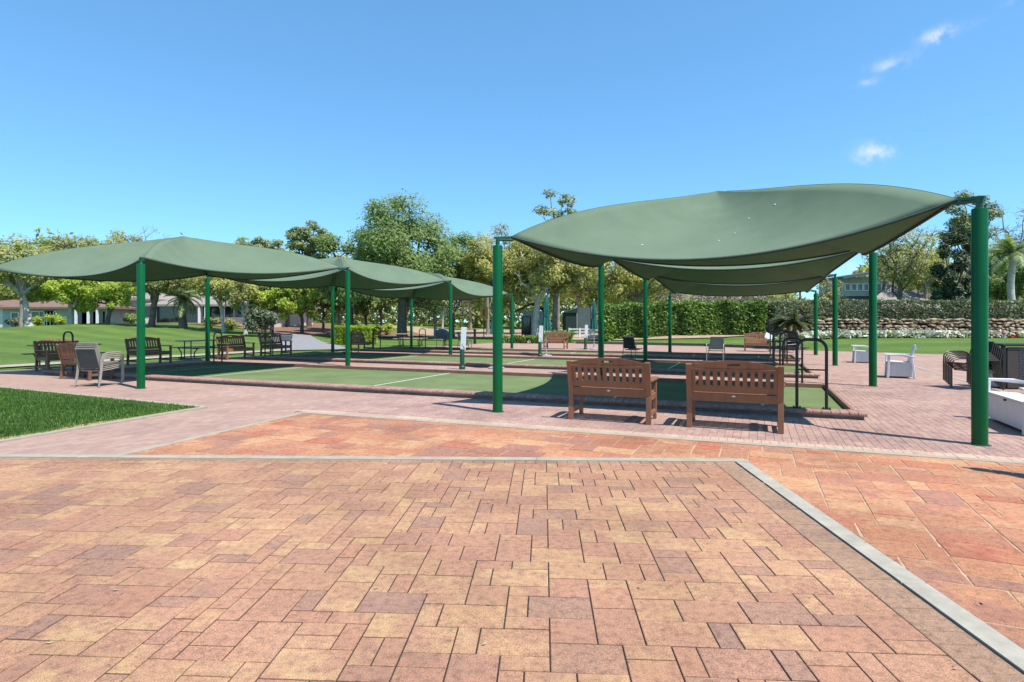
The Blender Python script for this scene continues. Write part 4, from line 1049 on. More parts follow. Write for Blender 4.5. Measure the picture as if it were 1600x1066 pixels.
def skeleton(mb, R, H, rad, th, tr, lean, nmain, nsub, flat, base_z, wob=.06, first=.8):
    """trunk and limbs; returns the tips"""
    tips = []; tp = []
    for i in range(6):
        t = i/5; tp.append(Vector((lean[0]*th*t**1.3 + R.uniform(-1,1)*wob*t, lean[1]*th*t + R.uniform(-1,1)*wob*t, -.3+(th+.3)*t)))
    mb.tube(tp, [tr*(1.35 if i == 0 else 1-.3*i/5) for i in range(6)], 9)
    cr = rad*.24; hz = max(.6, (H-base_z)/2-cr*.5); cen = Vector((lean[0]*H*.6, lean[1]*H*.6, base_z+(H-base_z)/2-cr*.2)); ph = R.uniform(0, 6)
    for k in range(nmain):
        zc = -.78+1.74*(k+.5)/nmain; a = ph+2.39996*k+R.uniform(-.25,.25); q = math.sqrt(max(0.05, 1-zc*zc)); f = R.uniform(.60,1.0)
        end = cen + Vector((cos(a)*q*(rad-cr*.6)*f, sin(a)*q*(rad-cr*.6)*f, zc*hz*R.uniform(.85,1.04)))
        st = tp[R.choice([3,4,5,5])] if end.z < th*1.6 else tp[5]; pts = []
        for i in range(7):
            t = i/6; p = st.lerp(end, t); p.z += (end.z-st.z)*.16*sin(pi*t)*R.uniform(.2,1); p += Vector((R.uniform(-1,1),R.uniform(-1,1),R.uniform(-.6,.6)))*rad*wob*sin(pi*t)
            pts.append(p)
        r0 = tr*R.uniform(.35,.6); mb.tube(pts, [r0*(1-.8*i/6) for i in range(7)], 6, cap=False); tips.append((end, cr*R.uniform(.85,1.3)))
        for j in range(nsub):
            t0 = R.uniform(.35,.95); s = pts[int(t0*6)]; d = Vector((R.uniform(-1,1),R.uniform(-1,1),R.uniform(-.35,.9))).normalized()
            e = s + d*rad*R.uniform(.25,.45); e.z = min(max(e.z, base_z*.95), H-cr*.4); mid = s.lerp(e,.5)+Vector((R.uniform(-1,1),R.uniform(-1,1),R.uniform(0,1)))*rad*.06
            mb.tube([s, mid, e], [r0*.36, r0*.24, r0*.08], 5, cap=False); tips.append((e, cr*R.uniform(.55,.95)))
    return tips
def tree(label, x, y, H, rad, th, tr, mat, nleaf, leaf, seed, lean=(0,0), nmain=12, nsub=3, flat=.8, base=None, bark='bark', cat='tree', name='oak_tree', droop=.1, twigs=0, group=None, wob=.06, aspect=.5):
    R = random.Random(seed); root = thing(name, label, cat, (x, y, terr(x,y)), 0, group)
    mb = MB(); bz = base if base else th*.9
    tips = skeleton(mb, R, H, rad, th, tr, lean, nmain, nsub, flat, bz, wob)
    if not twigs: twigs = 1
    if twigs:
        for (e, r) in tips:
            for _ in range(twigs):
                d = Vector((R.uniform(-1,1),R.uniform(-1,1),R.uniform(-.3,1))).normalized(); m = e+d*r*.8; mb.tube([e, m, m+Vector((R.uniform(-1,1),R.uniform(-1,1),R.uniform(-.2,.8)))*r*.7], [.022,.014,.005], 3, cap=False)
    mb.build('trunk', M[bark], root, smooth=True)
    if nleaf:
        V, Q = leaf_cloud([t[0] for t in tips], [t[1] for t in tips], nleaf, leaf, seed, flat, droop, aspect)
        link('crown', npmesh('crown', V, Q, M[mat]), root)
    return root
def P(px, Y): return ((px-800)*Y/889, Y)
def HZ(py, Y): return 1.5+(503.4-py)*Y/889
def TR(label, px, Y, topy, rpx, mat, n, seed, thf=.35, tr=.25, leaf=.16, **k):
    x, y = P(px, Y); H = HZ(topy, Y)-terr(x,y); return tree(label, x, y, H, rpx*Y/889, H*thf, tr, mat, int(n*1.35), leaf*.76, seed, **k)
# --- left, in front of the houses
TR('leaning oak with pale trunk at the far left edge, yellow spring leaves', 46, 47, 362, 66, 'l_yellow', 5200, 1, .42, .27, lean=(-.28,.05), bark='palebark', twigs=3)
TR('thin straight pine trunk at left, beside the leaning pale oak', 33, 46, 395, 30, 'l_pine', 1500, 2, .6, .13, name='pine_tree', bark='bark', nmain=6, nsub=2, base=5.2)
TR('bright lime-green young oak in front of the brown-roofed house', 110, 50, 420, 52, 'l_lime', 8000, 3, .36, .24, bark='palebark', leaf=.15)
TR('low oak with lime leaves and bent trunk, right of the bright young oak', 168, 50, 428, 42, 'l_lime', 5200, 4, .38, .2, bark='darkbark', lean=(.12,0), leaf=.15)
TR('dark-trunked leaning oak just right of the nearest left green post', 236, 49, 392, 58, 'l_olive', 5200, 5, .48, .28, lean=(.16,0), bark='darkbark', twigs=2)
TR('twin grey-trunked oak with thin yellow leaves before the white house', 350, 49, 408, 46, 'l_yellow', 3200, 6, .5, .17, lean=(-.12,0), bark='palebark', twigs=3)
TR('thin-leaved grey oak right of the twin-trunked oak', 384, 48, 420, 38, 'l_yellow', 3000, 7, .5, .17, lean=(-.06,0), bark='palebark', twigs=3)
TR('brilliant lime tree over the flowering shrub, under the left shade cloth', 425, 50, 425, 40, 'l_lime', 7000, 8, .3, .2, bark='darkbark')
TR('short lime tree left of the second left green post', 472, 55, 432, 30, 'l_lime', 4600, 9, .32, .2, bark='darkbark')
# --- tall trees behind the left houses
TR('broad olive-green tree rising behind the left houses', 120, 78, 360, 62, 'l_olive', 9000, 10, .3, .3, leaf=.24)
TR('rounded yellow-green tree behind the left houses, tallest of that clump', 175, 82, 352, 52, 'l_yellow', 7000, 11, .3, .3, leaf=.24)
TR('green tree at the far left horizon behind the brown roof', 62, 80, 362, 45, 'l_green', 7000, 12, .3, .3, leaf=.24)
TR('almost bare tree showing grey twigs above the left shade cloth', 240, 78, 350, 44, 'pink', 1500, 13, .35, .25, leaf=.12, twigs=7, bark='twig', nmain=12, nsub=4)
TR('olive tree beside the bare grey tree above the left shade cloth', 205, 84, 354, 36, 'l_olive', 4200, 14, .35, .25, leaf=.22)
TR('low bare tree above the left cloth ridge', 350, 84, 372, 40, 'pink', 1500, 15, .35, .2, leaf=.12, twigs=6, bark='twig', nmain=11, nsub=4)
TR('round-headed pine standing left of the big oak', 483, 70, 346, 42, 'l_pine', 7500, 16, .74, .26, name='pine_tree', flat=.6, base=9.2, leaf=.2, bark='darkbark', nmain=12)
TR('dark low pine left of the round-headed pine', 412, 76, 366, 36, 'l_pine', 5000, 17, .7, .24, name='pine_tree', flat=.6, base=7.5, leaf=.2, bark='darkbark')
TR('yellow-green tree under the round-headed pine', 450, 66, 388, 52, 'l_lime', 7000, 18, .3, .24, leaf=.2)
TR('reddish-budded tree behind the big oak, left side', 530, 64, 385, 36, 'l_yellow', 4000, 19, .3, .2, leaf=.2)
for i, (px, Y, top, r, mt, lb) in enumerate(((10, 92, 372, 50, 'l_yellow', 'hazy yellow tree at the far left behind the pinkish roof'), (90, 95, 366, 48, 'l_lime', 'bright green tree top peeping between the olive and green trees at left'),
   (270, 92, 376, 50, 'l_olive', 'olive tree hidden behind the left cloth peak'), (330, 90, 384, 46, 'l_yellow', 'yellow tree seen under the left cloth behind the white house'), (385, 92, 378, 44, 'l_green', 'green tree behind the white house roof, left of the low pine'),
   (735, 84, 372, 46, 'l_green', 'green tree filling the gap right of the big oak'), (905, 80, 368, 60, 'l_yellow', 'yellow tree behind the tent oak'), (1040, 84, 418, 54, 'l_yellow', 'yellow-olive tree behind the leaning oak'), (1460, 80, 378, 40, 'l_olive', 'olive tree behind the magnolia'))):
    TR(lb, px, Y, top, r, mt, 4600, 90+i, .3, .25, leaf=.24)
# --- the big oak and the wood under it
TR('largest dense green oak in the centre, rising above the shade cloths', 628, 50, 302, 112, 'l_green', 30000, 20, .28, .48, leaf=.17, bark='darkbark', nmain=16, nsub=5, base=3.4)
TR('green oak at the left shoulder of the largest oak', 548, 53, 352, 62, 'l_green', 14000, 21, .32, .3, leaf=.17, bark='darkbark', nmain=10, nsub=4)
TR('green oak at the right shoulder of the largest oak', 706, 54, 356, 54, 'l_green', 11000, 22, .32, .3, leaf=.17, bark='darkbark', nmain=10, nsub=4)
for i, (px, Y, top, lb) in enumerate(((505, 60, 440, 'slim dark-trunked tree on red mulch behind the asphalt path, left one'), (522, 63, 436, 'slim dark-trunked tree on red mulch, centre of the group'), (548, 58, 440, 'slim pale-trunked tree behind the second left post'), (572, 60, 442, 'slim dark tree left of the big oak trunk'), (596, 66, 440, 'slim tree far behind the big oak trunk'))):
    TR(lb, px, Y, top, 30, 'l_green', 3600, 40+i, .5, .16, leaf=.18, bark='darkbark' if i != 2 else 'palebark', group='slim trees on the mulch bed')
TR('bare pinkish winter tree between the third left post and the near centre post', 680, 52, 432, 62, 'pink', 2600, 23, .42, .16, leaf=.1, twigs=8, bark='twig', nmain=13, nsub=5)
TR('slender white-barked tree right of the third left post', 691, 46, 440, 20, 'l_olive', 900, 24, .6, .1, bark='palebark', lean=(.04,0), twigs=2)
TR('bare tree top behind the near centre post', 762, 66, 348, 34, 'pink', 1100, 25, .45, .2, leaf=.12, twigs=7, bark='twig', nmain=11, nsub=4)
# --- centre oaks with spring yellow leaf
TR('yellow-olive oak with dark trunk behind the near centre post', 776, 52, 356, 66, 'l_yellow', 9500, 26, .4, .3, bark='darkbark', twigs=2, nmain=10, nsub=4)
TR('forked pale-trunked oak in front of the stone shed', 836, 50, 352, 70, 'l_yellow', 9500, 27, .34, .34, bark='palebark', lean=(.05,0), twigs=2, nmain=11, nsub=4)
TR('yellow-olive oak with pinkish straight trunk, right of the middle folded umbrella', 866, 51, 356, 66, 'l_olive', 9000, 28, .5, .26, bark='bark', lean=(.05,0), twigs=2, nmain=10, nsub=4)
TR('spreading yellow-olive oak above the dark green tent', 925, 54, 366, 74, 'l_yellow', 9500, 29, .35, .3, bark='bark', twigs=3, nmain=11, nsub=4)
TR('thick leaning oak behind the leafy hedge, grey limbs', 990, 55, 392, 76, 'l_yellow', 6500, 30, .36, .5, lean=(.14,0), bark='bark', twigs=4, nmain=10, nsub=4)
TR('tall thin pine rising above the right shade cloth', 872, 64, 292, 44, 'l_pine', 1900, 31, .72, .2, name='pine_tree', flat=.6, base=10.5, leaf=.22, bark='bark', nmain=9)
TR('olive tree filling the gap behind the centre oaks', 800, 70, 346, 64, 'l_olive', 8000, 32, .3, .3, leaf=.22)
for i, (px, top, r) in enumerate(((1060, 452, 46), (1120, 448, 42), (1178, 452, 38))):
    TR(('bare pinkish tree behind the leafy hedge, left of three', 'bare pinkish tree behind the leafy hedge, middle of three', 'bare pinkish tree behind the leafy hedge, right of three')[i], px, 58, top-12, r, 'pink', 1700, 50+i, .4, .2, leaf=.12, twigs=6, bark='twig', nmain=11, nsub=4)
for i, px in enumerate((1228, 1250, 1195)):
    TR(('thin dark distant trunk left of the cycad gap', 'thin dark distant trunk seen under the right cloth', 'thin dark distant trunk right over the leafy hedge')[i], px, 85, 400, 12, 'l_olive', 500, 56+i, .7, .16, bark='darkbark')
# --- right side
TR('airy oak with small olive leaves, left of the nearest right post', 1400, 50, 335, 66, 'l_olive', 3600, 33, .42, .24, lean=(.1,0), bark='darkbark', twigs=3, nmain=11, nsub=5, leaf=.14)
TR('second airy oak close behind the nearest right post, yellow leaves', 1446, 54, 350, 42, 'l_yellow', 2400, 34, .4, .2, bark='bark', twigs=4, leaf=.14)
TR('dark glossy magnolia behind the right hedge', 1492, 46, 352, 36, 'l_dark', 10500, 35, .14, .2, name='magnolia_tree', leaf=.15, bark='darkbark', nmain=14, nsub=4, flat=1.1, base=1.0)
TR('tall pine above the corner of the right shade cloth', 1515, 60, 290, 44, 'l_pine', 6500, 36, .55, .26, name='pine_tree', leaf=.2, bark='bark', nmain=14, nsub=4, base=8.5)
TR('bare tree at the right edge behind the palm', 1590, 62, 305, 52, 'pink', 1300, 37, .42, .26, leaf=.12, twigs=7, bark='twig', nmain=13, nsub=5)
TR('dark leafy tree low behind the palm at the right edge', 1572, 56, 380, 44, 'l_green', 6500, 38, .3, .25, leaf=.17, bark='darkbark', lean=(-.1,0))
TR('pale scrubby tree behind the right end of the leafy hedge', 1296, 52, 432, 26, 'l_olive', 1800, 39, .3, .14, leaf=.14, twigs=3)
TR('yellow-green tree beyond the left picture edge by the brown house', -40, 50, 372, 60, 'l_yellow', 5200, 61, .4, .25, twigs=2)
TR('dark green tree beyond the right picture edge', 1680, 52, 330, 60, 'l_green', 8000, 62, .3, .3)
# --- palms
def frond(mb, base, az, elev, L, droop, w, n=14, curl=0):
    pts = []; p = Vector(base); e = elev
    for i in range(n+1):
        pts.append(p.copy()); d = Vector((cos(az)*cos(e), sin(az)*cos(e), sin(e))); p = p + d*(L/n); e -= droop/n
    for i in range(1, n+1):
        t = i/n; p = pts[i]; d = (pts[i]-pts[i-1]).normalized(); s = d.cross(Vector((0,0,1))).normalized()
        ll = w*(.35+.65*sin(pi*min(1,t*.9+.1)))
        for sg in (-1,1):
            for q in (0,.5):
                r = pts[i-1].lerp(p, q); tip = r + s*sg*ll*.8 + d*ll*.55 - Vector((0,0,ll*.35)); wd = d*(L/n*.30)
                mb.add([r-wd, r+wd, tip], [(0,1,2)])
    return pts
def palm(name, label, cat, x, y, th, tr, nf, L, el, dr, w, mat, seed, bark='bark', pot=None):
    R = random.Random(seed); root = thing(name, label, cat, (x,y,terr(x,y)))
    z0 = 0
    if pot:
        b = MB(); b.lathe([(.28,0),(.34,.1),(.40,.5),(.43,.56),(.36,.57)], 20); b.build('pot', M['darkmetal'], root, smooth=True); z0 = .5
    b = MB(); pts = [Vector((.06*sin(i),.05*cos(i*1.3), z0-.2+(th-z0+.2)*i/8)) for i in range(9)]; b.tube(pts, [tr*(1.2-.25*i/8+.05*(i%2)) for i in range(9)], 10); b.build('trunk', M[bark], root, smooth=True)
    for i in range(nf):
        b = MB(); f = frond(b, pts[-1], 2*pi*i/nf*2.618+R.uniform(-.2,.2), R.uniform(*el), L*R.uniform(.8,1.1), R.uniform(*dr), w)
        b.tube(f[:8], [.018]*7+[.008], 4); b.build('frond', M[mat], root)
    return root
x, y = P(285, 50); palm('palm_tree', 'short shaggy palm in front of the white house', 'palm', x, y, 2.5, .3, 46, 2.0, (-.5,1.3), (1.0,2.2), .42, 'l_palm', 5, 'darkbark')
x, y = P(1581, 47); palm('palm_tree', 'tall grey-trunked palm at the right edge behind the nearest post', 'palm', x, y, HZ(396,47)-terr(x,y), .24, 26, 2.7, (-.3,1.35), (.9,2.0), .6, 'l_palm', 6, 'palebark')
x, y = 15.7, 31.8; palm('cycad_plant', 'potted cycad with a wide flat head of dark fronds behind the handrail hoops', 'cycad', x, y, 1.45, .24, 70, 1.55, (-.1,.75), (.6,1.2), .30, 'l_cycad', 7, 'darkbark', pot=True)
# --- hedges
def hedge(label, pts, h, d, mat, n, leaf, seed, wob=.1, name='clipped_hedge', flare=0.):
    """pts: ground line of the centre"""
    rg = np.random.default_rng(seed); pts = [Vector(p) for p in pts]
    cen = pts[len(pts)//2]; root = thing(name, label, 'hedge', (cen.x, cen.y, terr(cen.x, cen.y)))
    seg = [(pts[i], pts[i+1]) for i in range(len(pts)-1)]; Ls = [ (b-a).length for a, b in seg]; tot = sum(Ls)
    core = MB()
    for q, (a, b) in enumerate(seg):
        e = (b-a).normalized()*.45; a2 = a+e if q == 0 else a; b2 = b-e if q == len(seg)-1 else b; z0 = terr((a.x+b.x)/2,(a.y+b.y)/2)-terr(cen.x,cen.y)
        core.bar((a2.x-cen.x,a2.y-cen.y,h*.42+z0),(b2.x-cen.x,b2.y-cen.y,h*.42+z0), d*.5, h*.78)
    core.build('inner_branches', M['darkbark'], root)
    k = rg.choice(len(seg), n, p=np.array(Ls)/tot); t = rg.random(n)
    A = np.array([[s[0].x,s[0].y] for s in seg])[k]; B = np.array([[s[1].x,s[1].y] for s in seg])[k]
    p = A+(B-A)*t[:,None]; dd = (B-A)/np.linalg.norm(B-A,axis=1)[:,None]; nn = np.stack([-dd[:,1],dd[:,0]],1)
    u = rg.random(n); shell = .82+.22*rg.random(n)
    along = (k+t)*3.1
    ww = 1+wob*np.sin(along*2.3+1)+wob*.6*np.sin(along*5.1); hh = h*(1+.25*wob*np.sin(along*3.7))
    # three faces of the hedge: near side, top, far side
    z = np.empty(n); off = np.empty(n); face = rg.random(n)
    f1 = face < .55; f2 = (face >= .55) & (face < .85); f3 = face >= .85
    z[f1] = u[f1]**.9*hh[f1]; off[f1] = -d/2*shell[f1]*ww[f1]*(1+flare*(1-z[f1]/h))
    z[f2] = hh[f2]*(.93+.1*rg.random(f2.sum())); off[f2] = (u[f2]-.5)*d*.95
    z[f3] = u[f3]*hh[f3]; off[f3] = d/2*shell[f3]*ww[f3]
    q = p+nn*off[:,None]; zz = z + np.array([terr(a,b) for a,b in q]) - terr(cen.x,cen.y)
    Pn = np.stack([q[:,0]-cen.x, q[:,1]-cen.y, zz],1)
    a = rg.normal(size=(n,3)); a /= np.linalg.norm(a,axis=1)[:,None]; b = np.cross(a, rg.normal(size=(n,3))); b /= np.linalg.norm(b,axis=1)[:,None]
    s = leaf*(.6+.8*rg.random(n)); a *= s[:,None]; b *= (s*.55)[:,None]
    V = np.stack([Pn-a,Pn+b,Pn+a,Pn-b],1).reshape(-1,3)
    tag(link('foliage', npmesh('foliage', V, np.arange(4*n).reshape(-1,4), M[mat]), root), kind='stuff')
    return root
hedge('long glossy green hedge behind the back paving, under the right shade cloths', [(6.6,42.5),(10,42.3),(14,42.0),(18.2,41.2),(20.3,40.5)], 2.35, 2.4, 'l_hedge', 24000, .115, 1, .15, flare=.25)
hedge('low small-leaved clipped hedge on top of the stone wall at right', [(17,37.4),(24,37.5),(32,37.6),(39,37.7)], 2.33, 1.2, 'l_hedge2', 26000, .075, 2, .05)
hedge('small clipped box hedge with yellow top, behind the shaded bench on the left', [(-11.9,38.5),(-10.6,38.2),(-9.2,38.0)], 1.15, 1.2, 'l_lime', 6000, .09, 3, .1, 'box_hedge')
def shrub(label, x, y, r, h, mat, n, leaf, seed, cat='shrub', name='garden_shrub', group=None, extra=None):
    R = random.Random(seed); root = thing(name, label, cat, (x,y,terr(x,y)), 0, group); mb = MB(); tips = []
    for i in range(9):
        a = R.uniform(0,2*pi); e = Vector((cos(a)*r*R.uniform(.2,.8), sin(a)*r*R.uniform(.2,.8), h*R.uniform(.35,.85))); mb.tube([(0,0,-.05), e*.5+Vector((0,0,.05)), e], [.03,.02,.01], 4, cap=False); tips.append((e, r*R.uniform(.3,.5)))
    mb.build('stems', M['darkbark'], root)
    V, Q = leaf_cloud([t[0] for t in tips],[t[1] for t in tips], n, leaf, seed, .8); V[:,2] = np.maximum(V[:,2], .01)
    link('foliage', npmesh('foliage', V, Q, M[mat]), root)
    if extra:
        V, Q = leaf_cloud([t[0] for t in tips],[t[1]*1.08 for t in tips], extra[1], extra[2], seed+9, .8); V[:,2] = np.maximum(V[:,2], .05)
        link('blossom', npmesh('blossom', V, Q, M[extra[0]]), root)
    return root
x, y = P(405, 46); shrub('dark shrub dotted with white blossom below the lime tree', x, y, 1.6, 2.2, 'l_dark', 4200, .11, 4, extra=('l_white', 260, .07))
for i, (px, lb) in enumerate(((60,'low yellow-green shrub under the brown house windows, by the pine trunk'), (85,'low lime shrub in front of the white-framed windows'), (22,'low dark shrub at the left picture edge by the pale trunk'), (205,'low shrub at the corner of the white gable wall'), (330,'low shrub under the white house eaves, right of the palm'), (363,'low yellow shrub between the grey oak trunks'))):
    x, y = P(px, 53); shrub(lb, x, y, .9, .85, ('l_lime','l_lime','l_dark','l_green','l_olive','l_yellow')[i], 900, .11, 20+i, group='low shrubs before the left houses')
for i, (px, py_, Y, lb) in enumerate(((815,0,40.5,'strappy lily clump left of the middle folded umbrella'), (838,0,40.2,'strappy lily clump under the middle folded umbrella'), (868,0,41,'tall strappy lily clump behind the far sunlit bench'), (884,0,41.4,'strappy lily clump at the right end of the lily bed'), (795,0,41,'strappy lily clump by the fourth left post'))):
    x, y = P(px, Y); R = random.Random(70+i); root = thing('lily_plant', lb, 'plant', (x,y,terr(x,y)), 0, 'lily clumps behind the far bench'); b = MB()
    for k in range(90):
        a = R.uniform(0,2*pi); r0 = R.uniform(0,.55); L = R.uniform(.5,1.0)*(1.25 if i in (2,3) else .8); s = Vector((cos(a)*r0,sin(a)*r0,0)); o = Vector((cos(a+R.uniform(-.6,.6)),sin(a+R.uniform(-.6,.6)),0)); sd = Vector((-o.y,o.x,0))*.045
        m = s+o*L*.35+Vector((0,0,L*.75)); e = s+o*L*.85+Vector((0,0,L*.62)); b.add([s-sd*.6,s+sd*.6,m+sd,m-sd,e], [(0,1,2,3),(3,2,4)])
    b.build('leaves', M['l_hedge'], root)
for i, (px, Y, h) in enumerate(((532,56,1.1),(556,57,1.3),(584,58,1.0),(604,60,1.2))):
    x, y = P(px, Y); shrub(('pale yellow-green shrub on the mulch, left end','pale shrub on the mulch behind the box hedge','yellow shrub on the mulch left of the big oak trunk','yellow shrub on the leaf litter right of the box hedge')[i], x, y, .9, h, 'l_lime' if i != 2 else 'l_yellow', 800, .13, 80+i, group='pale shrubs on the mulch bed')
# flower bed: one drift of white, one of red, along the stone wall
rg = np.random.default_rng(8)
def drift(name, label, x0, x1, yy, n, mat, s, h, clumps):
    cx = rg.uniform(x0,x1,clumps); x = cx[rg.integers(0,clumps,n)]+rg.normal(0,.35,n); y = yy+rg.normal(0,.28,n)
    z = np.array([terr(a,b) for a,b in zip(x,y)])+rg.uniform(.03,h,n); a = rg.normal(size=(n,3))*s; b = np.cross(a, rg.normal(size=(n,3))); b *= (s/np.maximum(1e-6,np.linalg.norm(b,axis=1)))[:,None]
    Pn = np.stack([x,y,z],1); V = np.stack([Pn-a,Pn+b,Pn+a,Pn-b],1).reshape(-1,3)
    tag(link(name, npmesh(name, V, np.arange(4*n).reshape(-1,4), M[mat])), label, 'flowers', kind='stuff')
drift('white_flowers', 'drift of small white flowers along the foot of the stone wall', 16.3, 38, 35.2, 5200, 'l_white', .075, .40, 90)
drift('red_flowers', 'patches of red flowers among the white ones before the stone wall', 25.4, 30.5, 35.25, 520, 'l_red', .07, .38, 5)
drift('flower_foliage', 'low green leaves under the flowers along the stone wall', 16.3, 38, 35.3, 4200, 'l_green', .07, .25, 60)
# ================================================================== STONE WALL
root = thing('stone_wall', 'dry-laid wall of tan fieldstones behind the flower bed at right', 'wall', (17, 36.2, terr(24,36.2)), 0)
b = MB(); b.box((10.5,.52,.45),(22,.5,1.2)); b.build('wall_core', M['sand'], root)
R = random.Random(31); R2 = np.random.default_rng(3)
shapes = []
for k in range(10):
    bm = bmesh.new(); bmesh.ops.create_icosphere(bm, subdivisions=1, radius=.5)
    for v in bm.verts:
        c = v.co; c = Vector([math.copysign(min(abs(q)*1.25,.5), q) for q in c]); v.co = c*R.uniform(.86,1.08)
    me = bpy.data.meshes.new('stone'); bm.to_mesh(me); bm.free(); me.materials.append(M['stone']); shapes.append(me)
z = 0.; cnt = 0; rest = MB(); rows = []
while z < 1.0:
    h = R.uniform(.15,.25); rows.append((z, h)); z += h*.96
for (z, h) in rows:
    x = 0.
    while x < 21.5:
        w = R.choice((.22,.32,.42,.55,.75))*R.uniform(.85,1.2); hh = h*R.uniform(.65,1.3); zc = z+h/2+R.uniform(-.045,.045); me = R.choice(shapes)
        T = Matrix.Translation((x+w/2, R.uniform(-.03,.05)+.12, zc)) @ Matrix.Rotation(R.uniform(-.2,.2),4,'Y') @ Matrix.Rotation(R.uniform(-.3,.3),4,'Z') @ Matrix.Diagonal((w*.96, .40, hh, 1))
        if x < 16 and cnt < 298:
            o = link('stone', me, root); o.matrix_local = T; cnt += 1
        else: rest.add([v.co for v in me.vertices], [tuple(p.vertices) for p in me.polygons], T)
        x += w*.985
if rest.v: tag(rest.build('stones', M['stone'], root), kind='stuff')
# ================================================================== BUILDINGS
def window(b_, x, z, w, h, y, wallname='window', muntins=(1,1), fm='white'):
    f = MB(); t = .09
    for (cx, cz, dx, dz) in ((x-w/2+t/2,z,t,h),(x+w/2-t/2,z,t,h),(x,z-h/2+t/2,w-2*t,t),(x,z+h/2-t/2,w-2*t,t)): f.box((cx,y-.05,cz),(dx,.1,dz))
    for i in range(1, muntins[0]): f.box((x-w/2+w*i/muntins[0],y-.045,z),(.06,.07,h-2*t))
    for i in range(1, muntins[1]): f.box((x,y-.04,z-h/2+h*i/muntins[1]),(w-2*t,.05,.06))
    fo = f.build('window', M[fm], b_); g = MB(); g.box((x,y-.01,z),(w-.1,.02,h-.1)); g.build('pane', M['glass'], fo)
def hip_roof(b_, x0, x1, y0, y1, ze, zr, ov, mat, ridge=.35, name='roof'):
    X0,X1,Y0,Y1 = x0-ov,x1+ov,y0-ov,y1+ov; yr = (Y0+Y1)/2; k = min((Y1-Y0)/2, (X1-X0)*.48)
    m = MB(); m.add([(X0,Y0,ze),(X1,Y0,ze),(X1,Y1,ze),(X0,Y1,ze),(X0+k,yr,zr),(X1-k,yr,zr),(X0,Y0,ze-.22),(X1,Y0,ze-.22),(X1,Y1,ze-.22),(X0,Y1,ze-.22)],
       [(0,1,5,4),(1,2,5),(2,3,4,5),(3,0,4),(6,7,1,0),(7,8,2,1),(8,9,3,2),(9,6,0,3),(9,8,7,6)]); return m.build(name, M[mat], b_)
def house(label, pxa, pxb, Y, eave_py, ridge_py, wall, roof, depth=9, wins=(), rot=0, doors=(), porch=()):
    x0 = (pxa-800)*Y/889; x1 = (pxb-800)*Y/889; xm = (x0+x1)/2; g = terr(xm, Y); ze = HZ(eave_py,Y)-g; zr = HZ(ridge_py,Y)-g
    root = thing('house', label, 'house', (xm, Y, g), rot); h = (x1-x0)/2
    b = MB(); b.box((0,depth/2,ze/2-.6),(2*h,depth,ze+1.2)); b.build('wall', M[wall], root)
    hip_roof(root, -h, h, 0, depth, ze+.22, zr, .75, roof)
    for (px, w, zc, hh, mu) in wins: window(root, (px-800)*Y/889-xm, zc, w, hh, 0, muntins=mu)
    for (px, w, hh) in doors:
        d = MB(); d.box(((px-800)*Y/889-xm,-.03,hh/2),(w,.06,hh)); d.build('screen_opening', M['glass'], root)
    for px in porch:
        d = MB(); d.box(((px-800)*Y/889-xm,-.6,ze/2),(.2,.2,ze)); d.build('porch_post', M['white'], root)
    return root
house('long low house with a brown hipped roof and white-framed windows at far left', 4, 172, 64, 483, 461, 'wall_teal', 'roof_brown', 11,
      wins=((62,3.3,1.25,1.7,(4,2)),(79,1.4,1.25,1.7,(2,2)),(24,.9,1.25,1.5,(1,2))), doors=((125,1.9,2.0),(140,1.5,2.0),(155,1.3,2.0)), porch=(125,144,158))
house('low house with pinkish roof at the left picture edge', -60, 6, 70, 480, 466, 'wall_white', 'roof_brown', 9, wins=((-20,1.6,1.2,1.4,(2,1)),))
house('white gabled house wall between the two left roofs', 176, 232, 68, 470, 452, 'wall_white', 'roof_grey', 8, wins=((222,.9,1.3,1.5,(1,2)),))
house('white house with a wide grey-brown hipped roof behind the shaggy palm', 240, 430, 63, 479, 447, 'wall_white', 'roof_grey', 12,
      wins=((366,2.2,1.35,1.5,(2,1)),(410,1.6,1.35,1.5,(2,1)),(232,1.2,1.3,1.4,(1,1))), doors=((268,3.2,2.0),(296,2.4,2.0),(322,.8,2.1),(334,2.2,2.1)), porch=(316,326))
# grey house with a clerestory behind the right hedge
Y = 56; root = thing('clerestory_house', 'grey house with a strip of upper windows and sloping shingle roofs behind the right hedge', 'house', ((1345-800)*Y/889, Y, terr(36,Y)), -.0)
g = terr(36,Y); X = lambda px: (px-1345)*Y/889; Z = lambda py: HZ(py,Y)-g
b = MB(); b.box((X(1347),2,Z(500)/2+1.0),(X(1381)-X(1318),4,Z(468)+.5)); b.build('lower_wall', M['steelblue'], root)
b = MB(); b.box((X(1347),2,(Z(433)+Z(463))/2),(X(1381)-X(1316),4.1,Z(433)-Z(463))); up = b.build('upper_wall', M['wall_grey'], root)
for i, px in enumerate((1323,1333,1342.5,1352,1362,1372)): window(root, X(px), (Z(443)+Z(455))/2, .56, Z(443)-Z(455), -.06)
b = MB(); b.add([(X(1309),-.9,Z(437)),(X(1390),-.9,Z(424)),(X(1390),5,Z(424)),(X(1309),5,Z(437)),(X(1309),-.9,Z(433)),(X(1390),-.9,Z(420)),(X(1390),5,Z(420)),(X(1309),5,Z(433))], [(3,2,1,0),(4,5,6,7),(0,1,5,4),(1,2,6,5),(2,3,7,6),(3,0,4,7)]); b.build('upper_roof', M['steelblue'], root)
